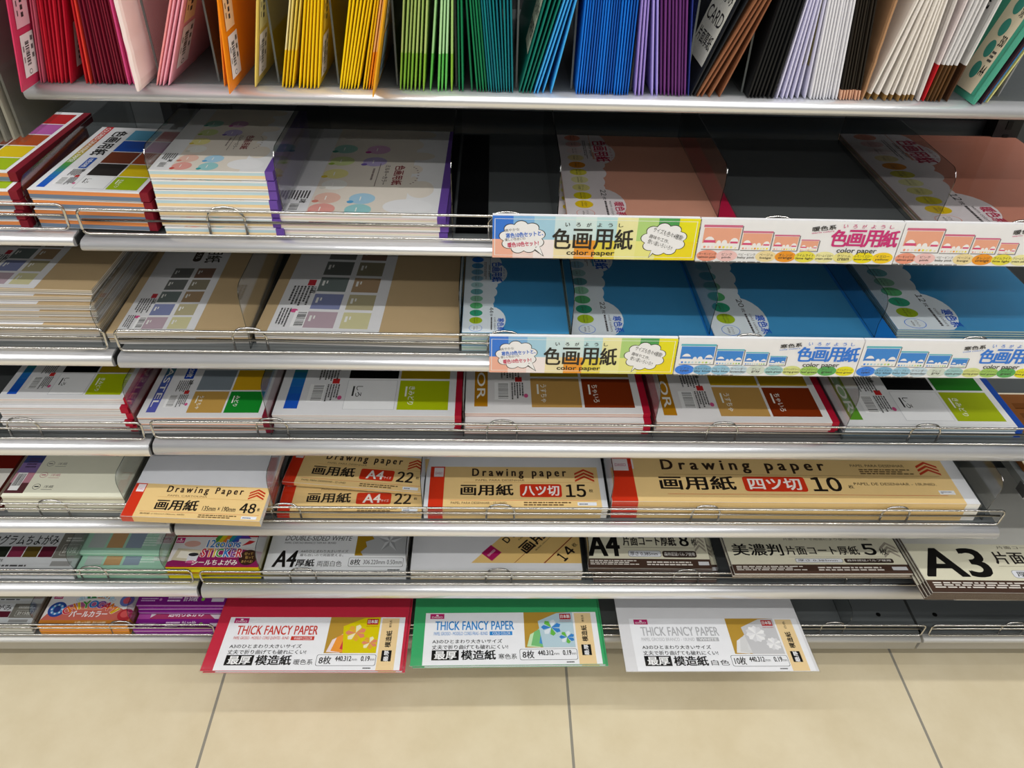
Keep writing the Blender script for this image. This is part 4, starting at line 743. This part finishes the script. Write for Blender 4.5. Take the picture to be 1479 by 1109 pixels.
def banner(key, x0, x1, zt, zb, y, des, label):
    if key in PROTO: return dup(PROTO[key], (x0, y, zb), (math.radians(-3), 0, 0), label)
    W, H = x1-x0, zt-zb; root = thing('shelf_banner', label, 'banner', (x0, y, zb), (math.radians(-3), 0, 0), 'paper banners hung on the wire fences'); PROTO[key] = root
    def wav(a, b): return .0011*math.sin(a*9.0+1.0)*(1-b)+.0006*math.sin(a*23)*(1-b)
    m = MB(); n = 48
    for k in range(n):
        a0, a1 = k/n, (k+1)/n
        for b0, b1 in ((0, .25), (.25, .5), (.5, .75), (.75, 1)):
            for yy, fl in ((0, 0), (.0005, 1)):
                q = [(a*W, wav(a, b)+yy, b*H) for a, b in ((a0, b0), (a1, b0), (a1, b1), (a0, b1))]; m.face(q[::-1] if fl else q, ink('#eeeef0', .35), True)
    p = m.build('paper_strip', root)
    hk = MB(); hk.box(.0, W, .0005, .0045, H-.0004, H, ink('#eeeef0', .35)); hk.build('folded_hem', root)
    P = Pr(lambda a, b, h: (a*W, -.0016-h, b*H), W, H); des(P); P.build('printed_face', root)
    s = MB(); s.face([(-.001, -.0026, -.001), (W+.001, -.0026, -.001), (W+.001, -.0026, H+.001), (-.001, -.0026, H+.001)], FOIL); s.build('clear_sleeve', root)
    return root
banner('b1', .449, .6725, .8805, .8315, -.0095, des_banner, 'multicoloured paper banner with two speech clouds below the empty shelf')
banner('b2', .674, .8955, .8800, .8300, -.0095, lambda P: des_range(P, True), 'pink lettered warm colour banner next to the multicoloured one above')
banner('b2', .8965, 1.12, .8800, .8300, -.0095, None, 'pink lettered warm colour banner running out of the frame')
banner('b3', .447, .6705, .7305, .6795, -.0195, des_banner, 'multicoloured paper banner with two speech clouds below the blue packs')
banner('b4', .672, .8945, .7310, .6785, -.0195, lambda P: des_range(P, False), 'blue lettered cold colour banner next to the multicoloured one below')
banner('b4', .8955, 1.12, .7315, .6785, -.0195, None, 'blue lettered cold colour banner running out of the frame')

# ---------------------------------------------------------------- shelf 1: upright packs
Z1 = DK[1]
def gfun(h):
    return h/.073 if h < .100 else 1.37+.25*(1-math.exp(-(h-.100)/.03))
PREV = [None]
def folder(xb, xt, col, t, label, cat='paper pack', group=None, col2=None, y0=.001, depth=.205, H=.20, tip=None, bulge=0, stickers=(), name='upright_paper_pack', mess=0):
    rn = random.Random(str(xb)); ph = rn.uniform(0, 6)
    if PREV[0] is not None:
        pb, pt, pw = PREV[0]; g = (t+pw)/2+.0002; xb = max(xb, pb+g); xt = max(xt, pt+g); xt = max(xt, xb+(pb+1.62*(pt-pb)+g-xb)/1.62)
    PREV[0] = (xb, xt, t)
    rt = thing(name, label, cat, (xb, y0, Z1), (0, 0, 0), group)
    hs = [0, .004, .010, .018, .026, .034, .0345, .045, .055, .065, .075, .09, .10, .115, .14, .17, H]
    if tip: hs = sorted(set(hs+[tip[0]]))
    ys = [0, .003, .03, .08, .14, depth]
    def cx(h, y): return (xt-xb)*gfun(h) + mess*math.sin(h*260+ph)*(1-y/depth)+mess*.6*math.sin(h*90+y*60+ph)
    def th(h, y): return t/2*(.45+.55*min(1, h/.006))*(.55+.45*min(1, y/.003)) + bulge*math.sin(min(1, y/depth)*math.pi)*min(1, h/.05)
    m = MB(); nh, ny = len(hs), len(ys)
    def mat(h):
        if tip and h < tip[0]-1e-6: return ink(tip[1], .45, .2)
        if col2 and h > .0342: return ink(col2, .45, .2)
        return ink(col, .45, .2)
    for s in (-1, 1):
        for i in range(nh-1):
            for j in range(ny-1):
                q = [(cx(h, y)+s*th(h, y), y, h) for h, y in ((hs[i], ys[j]), (hs[i], ys[j+1]), (hs[i+1], ys[j+1]), (hs[i+1], ys[j]))]
                m.face(q if s > 0 else q[::-1], mat(hs[i]), False)
    for i in range(nh-1):
        for y, fl in ((0, 0), (depth, 1)):
            q = [(cx(hs[i], y)-th(hs[i], y), y, hs[i]), (cx(hs[i], y)+th(hs[i], y), y, hs[i]), (cx(hs[i+1], y)+th(hs[i+1], y), y, hs[i+1]), (cx(hs[i+1], y)-th(hs[i+1], y), y, hs[i+1])]
            m.face(q[::-1] if fl else q, mat(hs[i]), False)
    for h, fl in ((0, 1), (H, 0)):
        for j in range(ny-1):
            q = [(cx(h, y)+s*th(h, y), y, h) for s, y in ((-1, ys[j]), (1, ys[j]), (1, ys[j+1]), (-1, ys[j+1]))]; m.face(q[::-1] if fl else q, mat(h), False)
    m.build('paper_sheets', rt)
    for (side, ya, yb, ha, hb, des, nm) in stickers:
        def mp(a, b, h, side=side, ya=ya, yb=yb, ha=ha, hb=hb):
            y = ya+(yb-ya)*(a if side > 0 else 1-a); hh = ha+(hb-ha)*b
            return (cx(hh, y)+side*(th(hh, y)+.0006+h), y, hh)
        P = Pr(mp, abs(yb-ya), hb-ha); des(P); P.build(nm, rt)
    return rt
def grid_rect(P, col, n=6):
    for i in range(n):
        for j in range(n): P.rect(i/n, j/n, (i+1)/n, (j+1)/n, col, 0)
def stk_bar(P):
    grid_rect(P, '#ece6ea'); P.bars(.25, .22, .68, .86, False, 2, None); P.fine(.72, .35, .9, .95, 3, '#5a565a'); P.ell(.45, .10, .12, .06, '#3a383a', 2); P.ell(.45, .10, .09, .042, '#ece6ea', 3); P.fine(.08, .3, .2, .8, 2, '#8a868a')
def stk_text(col='#efd6dc', tc='#3a3436'):
    def f(P):
        grid_rect(P, col)
        for k in range(9): P.rect(.42, .12+.09*k, .60, .12+.09*k+.06, tc, 2)
        for k in range(6): P.rect(.15, .15+.12*k, .22, .15+.12*k+.07, tc, 2)
    return f
def stk_words(bg, fg, rows):
    def f(P):
        grid_rect(P, bg)
        for k, r in enumerate(rows): P.text(r, .08, .12+.19*k, .92, .24+.19*k, fg, 2, .01)
    return f
def run(name, col, xs, label, group, t=.0020, col2=None, cat='paper pack', last=(), first=(), **kw):
    n = len(xs); words_ = ['first','second','third','fourth','fifth','sixth','seventh','eighth','ninth','tenth','eleventh','twelfth','thirteenth','fourteenth','fifteenth','sixteenth','seventeenth','eighteenth','nineteenth','twentieth']
    cs = col if isinstance(col, list) else [col]
    for k, (xb, xt) in enumerate(xs):
        lab = (label % words_[k]) if n > 1 else label
        folder(xb, xt, cs[k % len(cs)], t, lab, cat, group, col2[k % len(col2)] if isinstance(col2, list) else col2, y0=.001+random.uniform(-.0015, .0015), stickers=(first if k == 0 else ()) + (last if k == n-1 else ()), **kw)
BARS = (1, .006, .036, .008, .046, stk_bar, 'barcode_sticker'); TXT = lambda c='#efd6dc': (1, .004, .034, .050, .120, stk_text(c), 'text_label')
folder(.0120, .0262, '#cf3a62', .0024, 'big raspberry pink pack with barcode sticker at the end of the top shelf', 'paper pack', 'upright pink packs', y0=-.028, stickers=((1, .008, .032, .010, .047, stk_bar, 'barcode_sticker'), (1, .006, .030, .053, .120, stk_text('#e8b4c4'), 'text_label')))
run('pale', '#c85a72', [(.0165, .0318), (.0192, .0345)], '%s dusty rose pack counted from the big raspberry pink pack', 'upright dusty rose packs', .0017)
run('red', ['#b5122c', '#c01a30', '#a80f28'], [(.0234, .0376), (.0266, .0406), (.0295, .0446), (.0331, .0485), (.0363, .0525), (.0397, .0566), (.0448, .0612)], '%s deep red pack counted from the dusty rose packs', 'upright deep red packs', .0026, last=((1, .012, .05, .012, .052, stk_text('#c8b8b8'), 'text_label'),))
run('bright', ['#b51a22', '#d8382c'], [(.0592, .0630), (.0634, .0665)], '%s bright red pack counted from the deep red packs', 'upright bright red packs', .0026)
run('maroon', ['#6a1028', '#7a142c'], [(.0678, .0714), (.0715, .0749), (.0750, .0782), (.0784, .0815), (.0817, .0849), (.0850, .0882), (.0883, .0915), (.0912, .0944), (.0940, .0973), (.0966, .0999)], '%s maroon pack counted from the bright red packs', 'upright maroon packs', .0024)
run('hot', '#d84a86', [(.0998, .1030), (.1034, .1066)], '%s hot pink pack counted from the maroon packs', 'upright hot pink packs', .0030)
folder(.1150, .1168, '#efdcd8', .0064, 'puffy white pack bulging over the rail beside the hot pink packs', 'paper pack', 'upright white packs', y0=-.019, bulge=.0006, mess=.00022)
run('ppink', ['#f09a9c', '#f0a4b4', '#f0a4b6', '#f0a8ba'], [(.1255, .1560), (.1283, .1592), (.1318, .1632), (.1368, .1672)], '%s pale pink curved pack counted from the puffy white pack', 'upright pale pink packs', .0028, last=((1, .010, .045, .012, .050, stk_bar, 'barcode_sticker'), (1, .008, .04, .054, .12, stk_text('#e8c89a'), 'text_label')))
folder(.1898, .1985, '#ee8a2c', .0020, 'slim orange pack behind the jutting orange pack', 'paper pack', 'upright orange packs')
folder(.2005, .2055, '#f08a10', .0024, 'orange pack with barcode sticker jutting over the rail', 'paper pack', 'upright orange packs', y0=-.021, stickers=((1, .010, .040, .010, .048, stk_bar, 'barcode_sticker'), (1, .008, .036, .053, .12, stk_text('#f0c8a0'), 'text_label')))
folder(.2190, .2335, '#e6cc68', .0026, 'single cream yellow pack between orange and yellow packs', 'paper pack', 'upright cream packs', stickers=(BARS, TXT('#d8cc90')))
run('ya', '#ecc414', [(.2447, .2625), (.2484, .2654), (.2514, .2688), (.2545, .2722)], '%s two-tone yellow pack counted from the cream pack', 'two-tone yellow packs', .0022, ['#ece0a8', '#e8d478', '#e6cc58', '#e6cc58'])
run('yb', ['#f2c80a', '#f4cc0c'], [(.2612, .2755), (.2650, .2786), (.2687, .2818), (.2722, .2848), (.2757, .2876), (.2790, .2903)], '%s golden yellow pack counted from the two-tone yellow packs', 'golden yellow packs', .0025, last=(BARS, TXT('#e0c040')))
run('yc', '#f6d40c', [(.3003, .3165), (.3030, .3197), (.3056, .3231), (.3083, .3263), (.3110, .3297), (.3138, .3328), (.3170, .3356)], '%s lemon yellow leaning pack counted from the golden yellow packs', 'lemon yellow packs', .0024)
run('yd', '#f2ca10', [(.3226, .3365), (.3252, .3389)], '%s deep yellow pack beside the amber ones, counted from the lemon packs', 'deep yellow packs', .0022)
run('am', '#f0940e', [(.3278, .3408), (.3303, .3430)], '%s amber two-tone pack counted from the deep yellow packs', 'amber packs', .0022, '#f0bc78')
folder(.3345, .3452, '#e8a41e', .0026, 'amber pack jutting over the rail before the greens', 'paper pack', 'amber packs', y0=-.022, stickers=((1, .022, .06, .010, .052, stk_words('#8fa0a8', '#3a4a58', ['.....', '.....']), 'text_label'), (1, .012, .045, .056, .12, stk_text('#a8a088'), 'text_label')))
run('og', ['#86b43c', '#7cb03a'], [(.3582, .3656), (.3617, .3696), (.3650, .3729), (.3686, .3762), (.3724, .3795), (.3764, .3830), (.3806, .3868)], '%s olive green two-tone pack counted from the amber packs', 'olive green packs', .0023, ['#b2c878', '#a8c46e'])
run('gr', ['#5ab44e', '#62c058', '#5ebc58', '#66c060', '#86b83c'], [(.3872, .3945), (.3949, .4001), (.3983, .4028), (.4020, .4055), (.4078, .4090)], '%s fresh green two-tone pack counted from the olive green packs', 'fresh green packs', .0024, ['#9fd090', '#b4e0a8', '#b4e0a8', '#b8e2b0', '#a8cc78'])
run('dg', ['#0c6a44', '#107a4c'], [(.4152, .4154), (.4186, .4184), (.4276, .4218), (.4328, .4253), (.4358, .4284), (.4386, .4311), (.4414, .4337)], '%s dark green pack counted from the fresh green packs', 'dark green packs', .0023)
run('te', ['#08707a', '#0a7f82', '#0a6a78'], [(.4441, .4363), (.4465, .4389), (.4490, .4415), (.4515, .4445), (.4540, .4477), (.4564, .4508), (.4589, .4541), (.4614, .4575), (.4641, .4606), (.4669, .4636)], '%s teal pack counted from the dark green packs', 'teal packs', .0022)
run('dt', ['#0b6a5c', '#0c7464'], [(.4735, .4922), (.4768, .4964), (.4802, .5008), (.4838, .5050)], '%s blue-green leaning pack counted from the teal packs', 'blue-green packs', .0022, first=((-1, .006, .06, .034, .13, stk_words('#c8d0b8', '#26302c', ['PAPER', 'いろがみ', 'カラー', 'A4']), 'text_label'),))
run('sk', '#3fa6e6', [(.4880, .5090), (.4912, .5122), (.4966, .5156), (.5042, .5196)], '%s sky blue leaning pack counted from the blue-green packs', 'sky blue packs', .0022)
run('bl', ['#0f6ed2', '#1478dc', '#1072d8', '#1066c4', '#0d55b0', '#0f62c4', '#0f58b4'], [(.5292+.002637*k, .5273+.002716*k) for k in range(20)], '%s bright blue pack counted from the sky blue packs', 'bright blue packs', .0021)
run('li', ['#9a86d0', '#a48ed8', '#9a86d0', '#a89ae4', '#a496e0'], [(.5869, .5833), (.5905, .5863), (.5941, .5892), (.6036, .5945), (.6084, .5986)], '%s lilac pack counted from the bright blue packs', 'lilac packs', .0025)
run('pu', ['#5c2a68', '#6c3478', '#623070'], [(.6125, .6024), (.6159, .6061), (.6198, .6096), (.6236, .6129), (.6268, .6161), (.6299, .6193), (.6330, .6225), (.6360, .6258)], '%s purple pack counted from the lilac packs', 'purple packs', .0027)
folder(.6393, .6305, '#2c3a8a', .0012, 'thin navy pack between the purple and the leaning black packs', 'paper pack', 'navy packs')
run('bk', '#1c1e22', [(.6416, .6672), (.6452, .6738)], '%s leaning black pack counted from the navy pack', 'leaning black packs', .0026, first=((-1, .004, .07, .026, .13, stk_words('#d6d4c6', '#2a2828', ['片面厚紙', 'CARD', 'いろがみ', 'A4']), 'text_label'),))
run('br', ['#8a5a3e', '#84543a'], [(.6482, .6806), (.6524, .6848), (.6596, .6890), (.6700, .6932)], '%s brown leaning pack counted from the leaning black packs', 'brown leaning packs', .0028)
run('b2', '#141517', [(.6980, .6930), (.7016, .6971), (.7052, .7013), (.7090, .7057), (.7131, .7103), (.7176, .7153), (.7216, .7196)], '%s upright black pack counted from the brown packs', 'upright black packs', .0030)
run('lw', ['#d2d0ea', '#cfcde8'], [(.7264, .7223), (.7320, .7252), (.7363, .7282), (.7414, .7318)], '%s lavender white pack counted from the upright black packs', 'lavender white packs', .0024)
run('lo', '#d0cfe6', [(.7478, .7408), (.7548, .7484)], '%s lavender white pack with olive label, counted from the black packs', 'olive labelled white packs', .0026, col2=None, first=((-1, .003, .05, .030, .13, stk_text('#a89c68', '#2a2622'), 'text_label'),), last=((-1, .003, .05, .030, .13, stk_text('#a89c68', '#2a2622'), 'text_label'),) )
run('wh', ['#e2e2e8', '#dedee4'], [(.7602+.00322*k, .7535+.00262*k) for k in range(9)], '%s plain white pack counted from the olive labelled ones', 'plain white packs', .0026)
run('bt', ['#1c1712', '#26201a'], [(.7899, .7768), (.7928, .7797), (.7958, .7825), (.7989, .7853), (.8018, .7881), (.8047, .7909), (.8077, .7939)], '%s black pack with tan foot counted from the plain white packs', 'black packs with tan foot', .0024, tip=(.0095, '#d8a88c'))
folder(.8118, .8150, '#a8805e', .0034, 'brown kraft pack standing between black and crinkled white packs', 'paper pack', 'kraft packs', mess=.0003)
run('cw', ['#e4ded6', '#e8e2dc'], [(.8182, .8325), (.8252, .8374), (.8338, .8414), (.8400, .8452), (.8470, .8490), (.8526, .8528), (.8572, .8566), (.8620, .8606)], '%s crinkled white pack with tan foot counted from the kraft pack', 'crinkled white packs', .0028, tip=(.0055, '#8a6a3c'), mess=.00008)
folder(.8682, .8705, '#d2ccc8', .0026, 'pale grey printed pack beside the crinkled white packs', 'paper pack', 'pale grey packs', stickers=((-1, .004, .05, .008, .12, stk_text('#d6d0cc', '#4a4446'), 'text_label'),))
folder(.8729, .8793, '#b81a24', .0020, 'pack with a red lower edge beside the pale grey printed pack', 'paper pack', 'red edged packs', col2='#e0d4d4')
run('bw', ['#5a3c20', '#4e341c'], [(.8773, .8849), (.8806, .8887), (.8842, .8926), (.8886, .8972)], '%s white pack with brown lower part counted from the red edged pack', 'brown and white packs', .0027, col2='#d6d4d4')
folder(.8966, .9088, '#4a3020', .0024, 'white pack with large black lettering and brown foot', 'paper pack', 'lettered packs', col2='#d2d0ce', stickers=((-1, .003, .040, .046, .15, lambda P: (grid_rect(P, '#c9c8c6'), [P.text(ch, .30, .86-.17*k, .80, .98-.17*k, '#161414', 2, .04) for k, ch in enumerate('片面厚紙')]), 'text_label'),))
def a4side(P):
    grid_rect(P, '#dccdb2', 8)
    for k in range(6): P.rect(.86, k/6, 1, (k+1)/6, '#3f9078', 1)
    for k in range(4): P.ell(.42, .20+.21*k, .16, .085, '#3f8a7c', 2)
    P.text('A4', .60, .17, .78, .27, '#1c1a18', 2, .02, 0); P.text('350', .60, .46, .80, .56, '#1c1a18', 2, .02); P.text('3枚', .62, .74, .78, .84, '#1c1a18', 2, .01); P.fine(.60, .30, .78, .42, 3)
folder(.9205, .9440, '#4a9a82', .0050, 'cream A4 pack with green oval marks and green edge', 'paper pack', 'oval marked packs', y0=-.006, stickers=((-1, .0045, .045, .007, .10, a4side, 'oval_label'),))
folder(.9285, .9525, '#3a2430', .0034, 'dark plum pack leaning behind the oval marked pack', 'paper pack', 'dark plum packs', y0=-.004)
run('yb2', ['#3a82c0', '#d8d488'], [(.9345, .9590), (.9372, .9620)], '%s slim leaning pack past the dark plum one, blue then yellow', 'slim leaning packs', .0022)
folder(.958, .952, '#8a8a8c', .0030, 'grey pack with dark print at the very end of the top shelf', 'paper pack', 'grey end packs', y0=.02, stickers=((-1, .004, .05, .004, .05, stk_words('#9a9a9c', '#1c1c1e', ['9', 'A']), 'text_label'),))
for k, (x, lab) in enumerate(((.1248, 'puffy white and pale pink'), (.1812, 'pale pink and orange'), (.2390, 'cream and two-tone yellow'), (.2970, 'golden and lemon yellow'), (.3542, 'amber and olive green'), (.4120, 'fresh green and dark green'), (.4708, 'teal and blue-green'), (.5251, 'sky blue and bright blue'), (.5838, 'bright blue and lilac'), (.6395, 'purple and leaning black'), (.6949, 'brown and upright black'))):
    b = MB(); b.box(-.0006, .0006, .0012, .22, 0, .16, PLATE); b.box(-.0009, .0009, 0, .0012, 0, .16, ink('#5c605f', .3)); o = b.build('upright_divider')
    o.location = (x+(-.0012 if k == 9 else 0), .014, Z1+.0003); tag(o, 'clear upright divider between %s packs on the top shelf' % lab, 'divider', 'clear upright dividers')
# wrapped packs hanging in the neighbouring bay
hk = MB(); hk.tube([(-.024, .366, 1.125), (-.024, -.01, 1.125), (-.024, -.022, 1.131)], .0022, CHROME, 8); tag(hk.build('display_hook'), 'chrome display hook holding the wrapped grey packs', 'hook')
for k, (x, y, c, lab) in enumerate(((-.035, -.020, '#8f8d84', 'grey wrapped pack hanging in the next bay, outermost from the pink pack'), (-.0295, -.016, '#7e7d76', 'grey wrapped pack hanging in the next bay, second from the outside'), (-.0245, -.010, '#a5a294', 'pale grey wrapped pack hanging in the next bay, third from the outside'), (-.0190, -.004, '#6e6e68', 'dark grey wrapped pack hanging beside the raspberry pink pack'))):
    rt = thing('hanging_paper_pack', lab, 'paper pack', (x, y, .949), (0, 0, 0), 'grey wrapped packs on the hook'); m = MB(); m.box(-.0013, .0013, .003, .20, .004, .178, ink(c, .4, .3)); m.build('paper_sheets', rt); m = MB(); m.box(-.0017, .0017, 0, .203, 0, .182, FOIL); m.build('clear_sleeve', rt)
